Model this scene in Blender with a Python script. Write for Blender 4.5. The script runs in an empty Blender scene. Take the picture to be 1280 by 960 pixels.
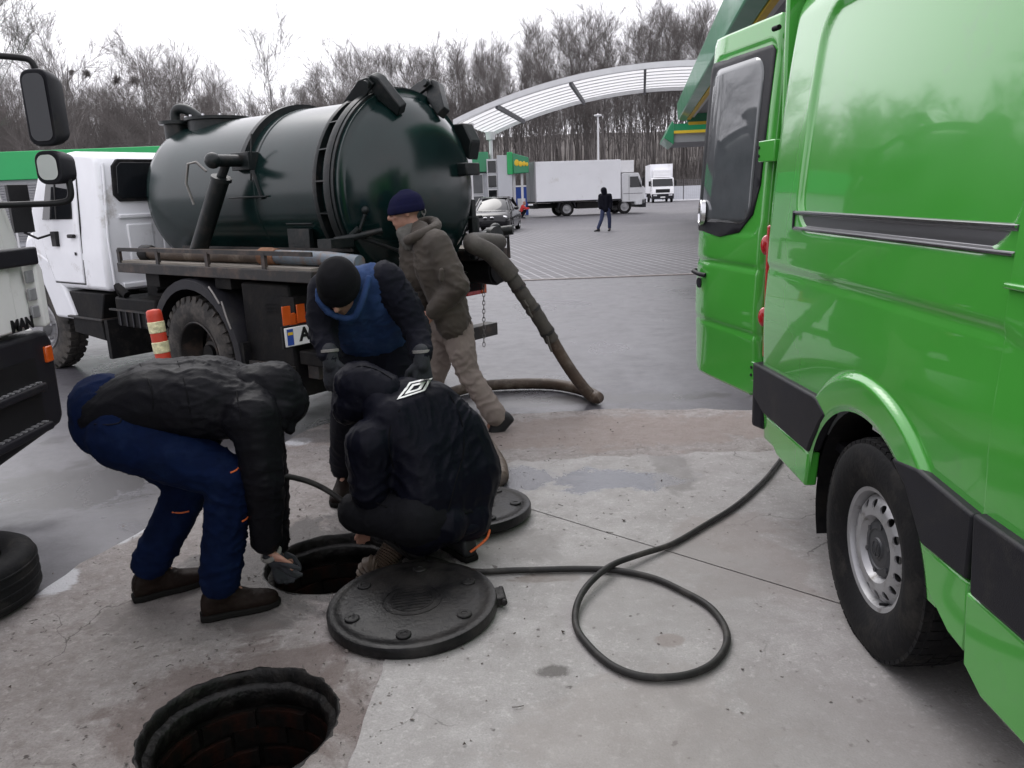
import bpy, bmesh, math, random
import numpy as np
from mathutils import Vector, Matrix, noise
from mathutils.geometry import delaunay_2d_cdt
from mathutils.bvhtree import BVHTree

scene = bpy.context.scene
C = scene.collection
R_ = math.radians
random.seed(7)

# ---------------------------------------------------------------- camera
FPX = 1000.0; CAMH = 1.62; ROLL = 0.037; PITCH = R_(13.4347)
cam_data = bpy.data.cameras.new('camera')
cam_data.sensor_width = 36.0
cam_data.lens = 36.0 * FPX / 1280.0
cam_data.clip_start = 0.05; cam_data.clip_end = 2000.0
cam = bpy.data.objects.new('camera', cam_data); C.objects.link(cam)
CAMR = Matrix.Rotation(math.pi / 2 - PITCH, 3, 'X') @ Matrix.Rotation(-ROLL, 3, 'Z')
cam.matrix_world = Matrix.Translation((0, 0, CAMH)) @ CAMR.to_4x4()
scene.camera = cam

# ---------------------------------------------------------------- sky, sun, exposure (flat white winter overcast)
SUN_EL, SUN_AZ = R_(52), R_(-20)
w = bpy.data.worlds.new('World'); scene.world = w; w.use_nodes = True
nt = w.node_tree; nt.nodes.clear()
sky = nt.nodes.new('ShaderNodeTexSky'); sky.sky_type = 'NISHITA'; sky.sun_disc = False
sky.sun_elevation = SUN_EL; sky.sun_rotation = SUN_AZ
sky.air_density = 1.0; sky.dust_density = 6.0; sky.ozone_density = 1.0; sky.altitude = 0
hs = nt.nodes.new('ShaderNodeHueSaturation'); hs.inputs['Saturation'].default_value = 0.10
mx = nt.nodes.new('ShaderNodeMix'); mx.data_type = 'RGBA'; mx.inputs[0].default_value = 0.72
mx.inputs[7].default_value = (9.7, 9.55, 10.3, 1)          # the even cloud layer over that sky
bg = nt.nodes.new('ShaderNodeBackground'); bg.inputs['Strength'].default_value = 0.135
wo = nt.nodes.new('ShaderNodeOutputWorld')
nt.links.new(sky.outputs[0], hs.inputs['Color']); nt.links.new(hs.outputs[0], mx.inputs[6])
nt.links.new(mx.outputs[2], bg.inputs['Color']); nt.links.new(bg.outputs[0], wo.inputs[0])
sd = bpy.data.lights.new('sun', 'SUN'); sd.energy = 0.55; sd.angle = R_(35); sd.color = (1, .97, .93)
so = bpy.data.objects.new('sun', sd); C.objects.link(so)
so.rotation_euler = (math.pi / 2 - SUN_EL, 0, -SUN_AZ + math.pi)
vs = scene.view_settings
vs.view_transform = 'Standard'; vs.look = 'None'; vs.exposure = 0.5; vs.gamma = 1.0; vs.use_curve_mapping = False

# ---------------------------------------------------------------- helpers
def ray(px, py):
    return CAMR @ Vector(((px - 640) / FPX, -(py - 480) / FPX, -1))
def at(px, py, Y):            # point of the photograph at the distance Y in front of the camera
    d = ray(px, py); return Vector((0, 0, CAMH)) + d * (Y / d.y)
def atz(px, py, z=0.0):       # point of the photograph at the height z
    d = ray(px, py); return Vector((0, 0, CAMH)) + d * ((z - CAMH) / d.z)

def tag(o, label=None, cat=None, group=None, kind=None):
    if label: o['label'] = label
    if cat: o['category'] = cat
    if group: o['group'] = group
    if kind: o['kind'] = kind
    return o
def thing(name, label, cat, loc=(0, 0, 0), rz=0.0, group=None):
    o = bpy.data.objects.new(name, None); C.objects.link(o)
    o.empty_display_size = .2
    o.location = loc; o.rotation_euler = (0, 0, rz)
    return tag(o, label, cat, group)
def link(name, me, mats, parent=None, smooth=38):
    o = bpy.data.objects.new(name, me); C.objects.link(o)
    if not isinstance(mats, (list, tuple)): mats = [mats]
    if not me.materials:
        for m in mats: me.materials.append(m)
    if smooth:
        me.shade_smooth()
        if smooth < 180: me.set_sharp_from_angle(angle=R_(smooth))
    if parent: o.parent = parent
    return o
def children(o):
    return [c for c in C.objects if c.parent is o]
def copy_tree(o, parent=None):
    c = o.copy(); C.objects.link(c); c.parent = parent
    for ch in CH.get(o.name, None) or children(o): copy_tree(ch, c)
    return c
CH = {}

class MB:
    def __init__(s): s.v = []; s.f = []; s.m = []; s.mi = 0
    def add(s, vs, fs):
        n = len(s.v); s.v.extend([tuple(p) for p in vs])
        for f in fs: s.f.append(tuple(i + n for i in f)); s.m.append(s.mi)
        return s
    def box(s, x0, x1, y0, y1, z0, z1):
        return s.add([(x0,y0,z0),(x1,y0,z0),(x1,y1,z0),(x0,y1,z0),(x0,y0,z1),(x1,y0,z1),(x1,y1,z1),(x0,y1,z1)],
                     [(0,3,2,1),(4,5,6,7),(0,1,5,4),(1,2,6,5),(2,3,7,6),(3,0,4,7)])
    def bar(s, p0, p1, w, h, up=(0, 0, 1)):          # box along p0-p1
        p0, p1 = Vector(p0), Vector(p1); d = (p1 - p0).normalized(); up = Vector(up)
        a = d.cross(up)
        if a.length < 1e-4: a = d.cross(Vector((1, 0, 0)))
        a.normalize(); b = a.cross(d)
        vs = [p + a * (i * w / 2) + b * (j * h / 2) for p in (p0, p1) for i, j in ((-1,-1),(1,-1),(1,1),(-1,1))]
        return s.add(vs, [(0,1,2,3),(7,6,5,4),(0,4,5,1),(1,5,6,2),(2,6,7,3),(3,7,4,0)])
    def tube(s, path, r, n=10, closed=False, caps=True, sq=1.0):
        P = [Vector(p) for p in path]; k = len(P)
        rr = r if isinstance(r, (list, tuple)) else [r] * k
        vs = []; t0 = None
        for i in range(k):
            if closed: t = P[(i + 1) % k] - P[i - 1]
            else: t = P[min(i + 1, k - 1)] - P[max(i - 1, 0)]
            t.normalize()
            if t0 is None:
                a = t.cross(Vector((0, 0, 1)))
                if a.length < 1e-3: a = t.cross(Vector((1, 0, 0)))
                a.normalize()
            else:
                a = a - t * a.dot(t)
                if a.length < 1e-5: a = t.cross(Vector((0, 0, 1)))
                a.normalize()
            t0 = t; b = t.cross(a)
            for j in range(n):
                q = 2 * math.pi * j / n
                vs.append(P[i] + a * (rr[i] * math.cos(q)) + b * (rr[i] * sq * math.sin(q)))
        fs = []
        for i in range(k if closed else k - 1):
            for j in range(n):
                i2 = (i + 1) % k; j2 = (j + 1) % n
                fs.append((i*n+j, i*n+j2, i2*n+j2, i2*n+j))
        if caps and not closed:
            fs.append(tuple(range(n))[::-1]); fs.append(tuple((k-1)*n + j for j in range(n)))
        return s.add(vs, fs)
    def cyl(s, p0, p1, r0, r1=None, n=18):
        return s.tube([p0, p1], [r0, r0 if r1 is None else r1], n)
    def lathe(s, prof, o=(0,0,0), ax=(0,1,0), n=32, closed=False, a0=0, a1=2*math.pi):   # prof: (radius, height along the axis)
        o = Vector(o); ax = Vector(ax).normalized()
        a = ax.cross(Vector((0,0,1)))
        if a.length < 1e-3: a = Vector((1,0,0))
        a.normalize(); b = ax.cross(a); k = len(prof); full = abs(a1 - a0 - 2*math.pi) < 1e-6
        m = n if full else n + 1
        vs = [o + ax*h + (a*math.cos(a0+(a1-a0)*j/n) + b*math.sin(a0+(a1-a0)*j/n))*r for (r, h) in prof for j in range(m)]
        fs = []
        for i in range(k if closed else k-1):
            i2 = (i+1) % k
            for j in range(n):
                j2 = (j+1) % m
                fs.append((i*m+j, i2*m+j, i2*m+j2, i*m+j2))
        return s.add(vs, fs)
    def prism(s, poly, ax, h0, h1):      # poly in the plane across the axis: 'x': (y,z) 'y': (x,z) 'z': (x,y)
        mk = {'x': lambda p,h: (h,p[0],p[1]), 'y': lambda p,h: (p[0],h,p[1]), 'z': lambda p,h: (p[0],p[1],h)}[ax]
        n = len(poly); vs = [mk(p,h0) for p in poly] + [mk(p,h1) for p in poly]
        fs = [tuple(range(n)), tuple(range(2*n-1, n-1, -1))] + [(i, i+n, (i+1)%n+n, (i+1)%n) for i in range(n)]
        return s.add(vs, fs)
    def ell(s, c, r, n=16, m=10, M=None):
        c = Vector(c); r = r if isinstance(r,(tuple,list)) else (r,r,r)
        M = M or Matrix.Identity(3); vs = [c + M @ Vector((0,0,r[2]))]
        for i in range(1, m):
            t = math.pi*i/m
            for j in range(n):
                q = 2*math.pi*j/n
                vs.append(c + M @ Vector((r[0]*math.sin(t)*math.cos(q), r[1]*math.sin(t)*math.sin(q), r[2]*math.cos(t))))
        vs.append(c + M @ Vector((0,0,-r[2]))); L = len(vs)-1
        fs = [(0, 1+j, 1+(j+1)%n) for j in range(n)]
        for i in range(m-2):
            for j in range(n):
                a_ = 1+i*n+j; b_ = 1+i*n+(j+1)%n
                fs.append((a_, a_+n, b_+n, b_))
        o_ = 1+(m-2)*n
        fs += [(L, o_+(j+1)%n, o_+j) for j in range(n)]
        return s.add(vs, fs)
    def loft(s, secs, n=20, p=2.0):      # closed loft of (super)ellipses: (center, side, front, w, d)
        vs = []
        for (c, a, b, w_, d_) in secs:
            c = Vector(c)
            for j in range(n):
                q = 2*math.pi*j/n; cq, sq = math.cos(q), math.sin(q)
                e = 2.0/p
                vs.append(c + Vector(a)*(w_*math.copysign(abs(cq)**e, cq)) + Vector(b)*(d_*math.copysign(abs(sq)**e, sq)))
        k = len(secs)
        fs = [(i*n+j, i*n+(j+1)%n, (i+1)*n+(j+1)%n, (i+1)*n+j) for i in range(k-1) for j in range(n)]
        fs += [tuple(range(n))[::-1], tuple((k-1)*n+j for j in range(n))]
        return s.add(vs, fs)
    def mesh(s, name):
        me = bpy.data.meshes.new(name); me.from_pydata(s.v, [], s.f)
        if any(s.m): me.polygons.foreach_set('material_index', s.m)
        bm = bmesh.new(); bm.from_mesh(me); bmesh.ops.recalc_face_normals(bm, faces=bm.faces); bm.to_mesh(me); bm.free()
        me.update(); return me
    def build(s, name, mats, parent=None, bev=0.0, smooth=38, seg=2):
        o = link(name, s.mesh(name), mats, parent, smooth)
        if bev:
            b = o.modifiers.new('bevel', 'BEVEL'); b.width = bev; b.segments = seg; b.limit_method = 'ANGLE'; b.angle_limit = R_(35)
        return o

def smooth_path(pts, n=8):
    P = [Vector(p) for p in pts]; out = []
    for i in range(len(P)-1):
        a = P[max(i-1,0)]; b_ = P[i]; c = P[i+1]; d = P[min(i+2, len(P)-1)]
        for k in range(n):
            t = k/n; out.append(.5*((2*b_) + (c-a)*t + (2*a-5*b_+4*c-d)*t*t + (3*b_-a-3*c+d)*t**3))
    return out + [P[-1]]
def polygon_sheet(outer, holes, extra=()):           # triangulated flat polygon with holes -> verts2d, tris
    vs = [Vector(p[:2]) for p in outer]; es = [(i, (i+1) % len(outer)) for i in range(len(outer))]
    for h in holes:
        n = len(vs); vs += [Vector(p[:2]) for p in h]; es += [(n+i, n+(i+1) % len(h)) for i in range(len(h))]
    vs += [Vector(p[:2]) for p in extra]
    ov, oe, of, *_ = delaunay_2d_cdt(vs, es, [], 1, 1e-5)
    def inside(p, poly):
        c = False; j = len(poly)-1
        for i in range(len(poly)):
            if (poly[i][1] > p[1]) != (poly[j][1] > p[1]) and p[0] < (poly[j][0]-poly[i][0])*(p[1]-poly[i][1])/(poly[j][1]-poly[i][1])+poly[i][0]: c = not c
            j = i
        return c
    fs = []
    for f in of:
        c = sum((ov[i] for i in f), Vector((0, 0))) / len(f)
        if inside(c, outer) and not any(inside(c, h) for h in holes): fs.append(tuple(f))
    return [tuple(p) for p in ov], fs

def text_mesh(s, size, depth):
    cu = bpy.data.curves.new('txt', 'FONT'); cu.body = s; cu.size = size; cu.extrude = depth
    cu.offset = size*.035; cu.align_x = 'CENTER'; cu.align_y = 'CENTER'
    o = bpy.data.objects.new('txt', cu); C.objects.link(o)
    dg = bpy.context.evaluated_depsgraph_get()
    me = bpy.data.meshes.new_from_object(o.evaluated_get(dg))
    bpy.data.objects.remove(o); me.materials.clear(); return me
def place_text(name, s, size, depth, mat, parent, loc, xdir, ydir, bold=0):
    me = text_mesh(s, size, depth)
    x = Vector(xdir).normalized(); y = Vector(ydir).normalized(); z = x.cross(y)
    M = Matrix((x, y, z)).transposed().to_4x4(); M.translation = Vector(loc); me.transform(M)
    return link(name, me, mat, parent, 0)

# ---------------------------------------------------------------- materials
def rgb(r, g, b):       # 0-255 display colour -> linear base colour
    f = lambda c: (c/255/12.92) if c/255 <= .04045 else ((c/255+.055)/1.055)**2.4
    return (f(r), f(g), f(b), 1)
def mat(name, col, rough=.5, metal=0, var=.15, scale=6, bump=0, bscale=40, coat=0, spec=.5, col2=None, wear=None, stretch=(1,1,1), rvar=.12, alpha=None, sheen=0):
    m = bpy.data.materials.new(name); m.use_nodes = True; t = m.node_tree; p = t.nodes['Principled BSDF']
    col = tuple(col) + ((1,) if len(col) == 3 else ())
    tc = t.nodes.new('ShaderNodeTexCoord'); mp = t.nodes.new('ShaderNodeMapping'); mp.inputs['Scale'].default_value = stretch
    t.links.new(tc.outputs['Object'], mp.inputs[0])
    n = t.nodes.new('ShaderNodeTexNoise'); n.inputs['Scale'].default_value = scale; n.inputs['Detail'].default_value = 7; n.inputs['Roughness'].default_value = .62
    t.links.new(mp.outputs[0], n.inputs['Vector'])
    r = t.nodes.new('ShaderNodeValToRGB'); e = r.color_ramp.elements
    e[0].position = .3; e[1].position = .72
    c2 = col2 or tuple(min(1, c*(1+var)) for c in col[:3]) + (1,)
    c1 = tuple(c*(1-var) for c in col[:3]) + (1,)
    e[0].color = c1; e[1].color = c2
    t.links.new(n.outputs['Fac'], r.inputs[0])
    out = r.outputs[0]
    if wear:                                     # (colour, amount, scale): dirt and wear patches
        n2 = t.nodes.new('ShaderNodeTexNoise'); n2.inputs['Scale'].default_value = wear[2]; n2.inputs['Detail'].default_value = 9; n2.inputs['Roughness'].default_value = .7
        t.links.new(mp.outputs[0], n2.inputs['Vector'])
        r2 = t.nodes.new('ShaderNodeMapRange'); r2.inputs[1].default_value = .62 - wear[1]*.35; r2.inputs[2].default_value = .74 - wear[1]*.2
        t.links.new(n2.outputs['Fac'], r2.inputs[0])
        mxx = t.nodes.new('ShaderNodeMix'); mxx.data_type = 'RGBA'; mxx.inputs[7].default_value = tuple(wear[0]) + ((1,) if len(wear[0]) == 3 else ())
        t.links.new(r2.outputs[0], mxx.inputs[0]); t.links.new(out, mxx.inputs[6]); out = mxx.outputs[2]
    t.links.new(out, p.inputs['Base Color'])
    rm = t.nodes.new('ShaderNodeMapRange'); rm.inputs[3].default_value = max(.02, rough-rvar); rm.inputs[4].default_value = min(1, rough+rvar)
    t.links.new(n.outputs['Fac'], rm.inputs[0]); t.links.new(rm.outputs[0], p.inputs['Roughness'])
    p.inputs['Metallic'].default_value = metal
    p.inputs['Specular IOR Level'].default_value = spec
    if coat: p.inputs['Coat Weight'].default_value = coat; p.inputs['Coat Roughness'].default_value = .03
    if sheen: p.inputs['Sheen Weight'].default_value = sheen; p.inputs['Sheen Roughness'].default_value = .4
    if bump:
        nb = t.nodes.new('ShaderNodeTexNoise'); nb.inputs['Scale'].default_value = bscale; nb.inputs['Detail'].default_value = 5
        t.links.new(mp.outputs[0], nb.inputs['Vector'])
        b = t.nodes.new('ShaderNodeBump'); b.inputs['Strength'].default_value = min(1, bump); b.inputs['Distance'].default_value = .01
        t.links.new(nb.outputs['Fac'], b.inputs['Height']); t.links.new(b.outputs[0], p.inputs['Normal'])
    if alpha is not None: p.inputs['Transmission Weight'].default_value = alpha
    return m
M = {}
M['van'] = mat('van_green_paint', (.062, .355, .044), .22, var=.03, scale=2, coat=1.0, spec=.45, rvar=.03, wear=((.070,.31,.054), .12, 2.5))
M['doorglass'] = mat('tinted_door_glass', (.085,.092,.098), .04, var=.15, spec=1.0, rvar=.02)
M['trim'] = mat('dark_plastic_trim', (.012, .012, .016), .5, var=.2, bump=.15, bscale=300, spec=.25, wear=((.024,.023,.023), .25, 5))
M['rubber'] = mat('tyre_rubber', (.008, .008, .009), .75, var=.3, bump=.2, bscale=60, spec=.2, wear=((.026,.024,.022), .35, 8))
M['rubber_dusty'] = mat('dusty_tyre_rubber', (.030, .028, .027), .85, var=.35, bump=.3, bscale=50, wear=((.09,.08,.07), .5, 6))
M['steel'] = mat('painted_silver_rim', (.36, .36, .37), .42, .5, var=.12, scale=9, wear=((.15,.14,.13), .25, 14))
M['darksteel'] = mat('dark_steel', (.020, .019, .019), .6, .1, var=.3, bump=.2, bscale=30, wear=((.07,.05,.04), .4, 7))
M['chassis'] = mat('grimy_black_chassis', (.007, .007, .008), .65, .0, var=.4, bump=.25, bscale=25, spec=.15, wear=((.016,.0145,.013), .5, 5))
M['hubdark'] = mat('dark_hub_cap', (.045, .047, .052), .45, .2, var=.1)
M['chrome'] = mat('polished_metal', (.6, .6, .62), .2, 1.0, var=.05)
M['rail'] = mat('anodised_rail', (.20, .20, .21), .32, .8, var=.15, scale=3, stretch=(1,.2,8))
M['redlamp'] = mat('red_lamp_lens', (.42, .012, .015), .15, var=.1, coat=.6)
M['orangelamp'] = mat('orange_lamp_lens', (.62, .10, .012), .2, var=.1, coat=.5)
M['whitepaint'] = mat('white_truck_paint', (.80, .81, .84), .35, var=.04, scale=4, coat=.4, wear=((.42,.40,.38), .12, 3))
M['manwhite'] = mat('cream_white_cab_paint', (.76, .755, .735), .3, var=.04, scale=3, coat=.5, wear=((.45,.43,.40), .1, 4))
M['tank'] = mat('dark_green_tank_paint', (.0036, .0150, .0140), .20, var=.25, scale=3, spec=.46, rvar=.05, bump=.02, bscale=3, wear=((.010,.014,.013), .22, 6))
M['tankfit'] = mat('dark_fitting_paint', (.005, .008, .0085), .45, var=.3, bump=.2, bscale=40, spec=.35, wear=((.025,.022,.02), .3, 9))
M['iron'] = mat('wet_cast_iron', (.0062, .0060, .0066), .40, .0, var=.35, spec=.24, bump=.25, bscale=55, wear=((.022,.020,.019), .5, 5), rvar=.18)
M['hosebrown'] = mat('brown_rubber_hose', (.066, .044, .030), .6, var=.3, bump=.2, bscale=40, wear=((.16,.13,.10), .35, 8))
M['hosegrey'] = mat('grey_taped_hose', (.062, .055, .046), .7, var=.3, scale=14, bump=.3, bscale=50, wear=((.05,.045,.04), .4, 12))
M['hoseblack'] = mat('black_rubber_hose', (.017, .016, .0155), .6, var=.3, bump=.15, bscale=60, spec=.35, wear=((.05,.045,.04), .35, 7))
M['pipeblue'] = mat('blue_grey_pipe', (.13, .16, .19), .6, var=.2, wear=((.16,.09,.05), .4, 9))
M['rust'] = mat('rusty_pipe', (.19, .085, .04), .75, var=.35, scale=12, bump=.3)
M['glassdark'] = mat('dark_window_glass', (.008, .009, .011), .05, var=.2, spec=.5, rvar=.02)
M['wood'] = mat('weathered_planks', (.20, .18, .155), .85, var=.35, scale=3, stretch=(1, 12, 12), bump=.2)
M['skin'] = mat('skin', (.36, .19, .14), .5, var=.12, scale=20, spec=.35)
M['white'] = mat('white_print', (.82, .82, .82), .5, var=.04)
M['black'] = mat('black_print', (.008, .008, .009), .5, var=.1, spec=.3)
M['blue'] = mat('blue_print', (.02, .07, .35), .5, var=.05)
M['yellow'] = mat('yellow_print', (.75, .5, .03), .5, var=.05)
M['red'] = mat('red_print', (.6, .03, .025), .5, var=.08)
M['green'] = mat('station_green_panel', (.012, .22, .09), .35, var=.06, scale=1, coat=.3)
M['chain'] = mat('galvanised_chain', (.22, .21, .20), .5, .8, var=.3)
# ================================================================= GROUND
HOLES = [((-.845, 3.385), .272), ((-.905, 2.235), .268)]
def ground_mat(name, cols, rough, scales, bump, bdist=.01, speck=None, wet=None, crack=None, splotch=()):
    m = bpy.data.materials.new(name); m.use_nodes = True; t = m.node_tree; p = t.nodes['Principled BSDF']; L = t.links.new
    tc = t.nodes.new('ShaderNodeTexCoord')
    def nz(s, d=8, r=.65, dist=0):
        n = t.nodes.new('ShaderNodeTexNoise'); n.inputs['Scale'].default_value = s; n.inputs['Detail'].default_value = d; n.inputs['Roughness'].default_value = r; n.inputs['Distortion'].default_value = dist
        L(tc.outputs['Object'], n.inputs['Vector']); return n.outputs['Fac']
    def rng(x, a, b, c=0., d=1.):
        r = t.nodes.new('ShaderNodeMapRange'); r.inputs[1].default_value = a; r.inputs[2].default_value = b; r.inputs[3].default_value = c; r.inputs[4].default_value = d
        L(x, r.inputs[0]); return r.outputs[0]
    def mix(f, a, b, blend='MIX'):
        x = t.nodes.new('ShaderNodeMix'); x.data_type = 'RGBA'; x.blend_type = blend
        for i, q in ((6, a), (7, b)):
            if isinstance(q, tuple): x.inputs[i].default_value = q + ((1,) if len(q) == 3 else ())
            else: L(q, x.inputs[i])
        if isinstance(f, float): x.inputs[0].default_value = f
        else: L(f, x.inputs[0])
        return x.outputs[2]
    def mul(a, b):
        x = t.nodes.new('ShaderNodeMath'); x.operation = 'MULTIPLY'; L(a, x.inputs[0])
        if isinstance(b, float): x.inputs[1].default_value = b
        else: L(b, x.inputs[1])
        return x.outputs[0]
    big = nz(scales[0], 6, .6, .4); mid = nz(scales[1], 8, .7); fine = nz(scales[2], 4, .6)
    c = mix(rng(big, .35, .65), cols[0], cols[1])
    c = mix(rng(mid, .42, .72), c, cols[2])
    c = mix(mul(rng(fine, .3, .7), .5), c, tuple(x * .55 for x in cols[0]))
    f2 = nz(scales[2]*.33, 3, .6); c = mix(mul(rng(f2, .55, .75), .35), c, tuple(min(1, x * 1.5) for x in cols[1]))
    rr = rng(mid, .3, .7, rough - .12, rough + .1)
    if crack:                                                     # hairline cracks
        vr = t.nodes.new('ShaderNodeTexVoronoi'); vr.feature = 'DISTANCE_TO_EDGE'; vr.inputs['Scale'].default_value = crack
        wn = t.nodes.new('ShaderNodeTexNoise'); wn.inputs['Scale'].default_value = 3; wn.inputs['Detail'].default_value = 6; L(tc.outputs['Object'], wn.inputs['Vector'])
        vm = t.nodes.new('ShaderNodeVectorMath'); vm.operation = 'MULTIPLY_ADD'; L(wn.outputs['Color'], vm.inputs[0]); vm.inputs[1].default_value = (.5,.5,0); L(tc.outputs['Object'], vm.inputs[2]); L(vm.outputs[0], vr.inputs['Vector'])
        ck = mul(rng(vr.outputs['Distance'], .0015*crack, .004*crack, .75, 0.), rng(nz(.9, 3), .48, .56)); c = mix(ck, c, tuple(x*.3 for x in cols[2]))
    if speck:
        v = nz(speck[1], 3, .5); c = mix(rng(v, speck[2], speck[2] + .06), c, speck[0])
    for (cx, cy, rx, ry, col, amt, rg) in splotch:             # stains with a place and a shape of their own
        mp = t.nodes.new('ShaderNodeMapping'); mp.vector_type = 'POINT'
        mp.inputs['Location'].default_value = (-cx / rx, -cy / ry, 0); mp.inputs['Scale'].default_value = (1 / rx, 1 / ry, 0)
        L(tc.outputs['Object'], mp.inputs[0])
        ln = t.nodes.new('ShaderNodeVectorMath'); ln.operation = 'LENGTH'; L(mp.outputs[0], ln.inputs[0])
        ad = t.nodes.new('ShaderNodeMath'); ad.operation = 'ADD'; L(ln.outputs['Value'], ad.inputs[0]); L(rng(nz(3.2, 8, .7, .6), .3, .7, -.55, .55), ad.inputs[1])
        k = mul(rng(ad.outputs[0], .75, 1.0, 1., 0.), float(amt))
        c = mix(k, c, col)
        if rg is not None:
            mm = t.nodes.new('ShaderNodeMix'); L(k, mm.inputs[0]); L(rr, mm.inputs[2]); mm.inputs[3].default_value = rg; rr = mm.outputs[0]
    L(c, p.inputs['Base Color'])
    if wet is not None:
        wv = rng(nz(wet[0], 5, .6, .8), .45, .62)
        mm = t.nodes.new('ShaderNodeMix'); L(wv, mm.inputs[0]); L(rr, mm.inputs[2]); mm.inputs[3].default_value = wet[1]; rr = mm.outputs[0]
    L(rr, p.inputs['Roughness'])
    b = t.nodes.new('ShaderNodeBump'); b.inputs['Strength'].default_value = bump; b.inputs['Distance'].default_value = bdist
    h = t.nodes.new('ShaderNodeMath'); h.operation = 'ADD'; L(mid, h.inputs[0]); L(mul(fine, .5), h.inputs[1])
    L(h.outputs[0], b.inputs['Height']); L(b.outputs[0], p.inputs['Normal'])
    return m
SALT = tuple((p.x, p.y, rx, ry, (.60,.61,.64), .7, None) for p, rx, ry in ((atz(158,665), .12, .16), (atz(215,637), .16, .12), (atz(372,553), .10, .10), (atz(75,728), .09, .14), (atz(245,612), .10, .22)))
M['asphalt'] = ground_mat('damp_asphalt', ((.084,.081,.092), (.104,.100,.112), (.072,.069,.077)), .42, (.5, 5, 160), .30, .005,
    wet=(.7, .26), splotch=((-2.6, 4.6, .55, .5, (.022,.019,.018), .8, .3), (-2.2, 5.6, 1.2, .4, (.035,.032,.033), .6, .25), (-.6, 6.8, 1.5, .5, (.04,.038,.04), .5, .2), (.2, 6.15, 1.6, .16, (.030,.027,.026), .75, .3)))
M['oldcrete'] = ground_mat('worn_dirty_concrete', ((.285,.256,.244), (.370,.343,.332), (.205,.177,.165)), .78, (2.2, 11, 120), 1.0, .016, speck=((.07,.058,.053), 30, .655), crack=1.1,
    splotch=(SALT + ((-.85, 3.42, .62, .55, (.075,.069,.068), .8, .5), (-.9, 2.3, .46, .42, (.125,.09,.08), .65, None), (.55, 5.25, 1.9, .42, (.235,.190,.170), .7, None), (-.3, 2.75, .3, .32, (.09,.07,.063), .7, None), (-1.35, 2.95, .5, .25, (.14,.125,.12), .5, None), (-1.3, 5.45, .5, .2, (.095,.088,.088), .7, .4))))
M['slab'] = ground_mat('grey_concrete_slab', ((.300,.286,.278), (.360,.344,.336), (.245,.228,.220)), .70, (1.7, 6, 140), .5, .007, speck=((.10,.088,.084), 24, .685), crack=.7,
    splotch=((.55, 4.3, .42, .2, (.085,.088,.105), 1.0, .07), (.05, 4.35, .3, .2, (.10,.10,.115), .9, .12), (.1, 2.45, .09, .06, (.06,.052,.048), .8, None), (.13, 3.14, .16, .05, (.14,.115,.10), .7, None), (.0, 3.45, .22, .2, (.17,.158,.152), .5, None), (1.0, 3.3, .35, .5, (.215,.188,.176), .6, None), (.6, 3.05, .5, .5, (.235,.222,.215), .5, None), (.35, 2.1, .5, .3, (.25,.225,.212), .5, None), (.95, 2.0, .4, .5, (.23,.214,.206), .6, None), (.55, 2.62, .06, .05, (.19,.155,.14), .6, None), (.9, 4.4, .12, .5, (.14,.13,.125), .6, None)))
M['leaflitter'] = ground_mat('leaf_litter_slope', ((.062,.050,.044), (.080,.068,.060), (.045,.036,.032)), .95, (.3, 2, 14), .6, .05, speck=((.28,.28,.30), 1.1, .72))
M['snow'] = ground_mat('thin_crusted_snow', ((.70,.71,.74), (.78,.79,.82), (.58,.58,.60)), .8, (2, 9, 60), .6, .012)
M['snowfar'] = ground_mat('patchy_far_snow', ((.55,.56,.59), (.66,.67,.70), (.30,.28,.27)), .9, (.3, 1.2, 9), .4, .03)

def ring(c, r, n=48, jit=0.0, seed=0):
    rnd = random.Random(seed); out = []
    for i in range(n):
        q = 2*math.pi*i/n
        rr = r + (noise.noise(Vector((math.cos(q)*2.2, math.sin(q)*2.2, seed))) * jit + rnd.uniform(-.2, .2)*jit if jit else 0)
        out.append((c[0]+rr*math.cos(q), c[1]+rr*math.sin(q)))
    return out
def ragged(pts, step=.12, amp=.03, seed=1, close=True):
    out = []; n = len(pts)
    for i in range(n if close else n-1):
        a, b = Vector(pts[i][:2]), Vector(pts[(i+1) % n][:2]); L_ = (b-a).length
        k = max(1, min(60, int(L_/step))); nn = Vector((-(b-a).y, (b-a).x)).normalized()
        for j in range(k):
            p = a.lerp(b, j/k); d = noise.noise(Vector((p.x*3.1, p.y*3.1, seed)))*amp + noise.noise(Vector((p.x*11, p.y*11, seed+5)))*amp*.5
            out.append(tuple(p + nn*(d if 0 < j else 0)))
    return out
def sheet(name, outer, holes, z, m, kind='structure'):
    v, f = polygon_sheet(outer, holes)
    return tag(MB().add([(x, y, z) for x, y in v], f).build(name, m, smooth=0), kind=kind)

sheet('ground', [(-500, -40), (500, -40), (500, 116), (-500, 116)], [ring(c, r+.043, 40) for c, r in HOLES], 0.0, M['asphalt'])
# worn concrete apron round the manholes, ragged where it meets the asphalt
edge = [(1.81,5.66),(1.3,5.73),(.72,5.83),(-.01,5.80),(-.7,5.95),(-1.28,5.82),(-1.54,5.44),(-1.83,4.25),(-1.97,3.68),(-2.08,3.24),(-2.15,3.0),(-2.5,1.9),(-3.4,.2),(-4.5,-3)]
ap = ragged(edge, .1, .06, 3, False) + [(-4.5,-4),(9,-4),(9,5.5),(4,5.6)]
sheet('concrete_apron', ap, [ring(c, r+.041, 96, .008, i+2) for i, (c, r) in enumerate(HOLES)], .006, M['oldcrete'])
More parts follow.
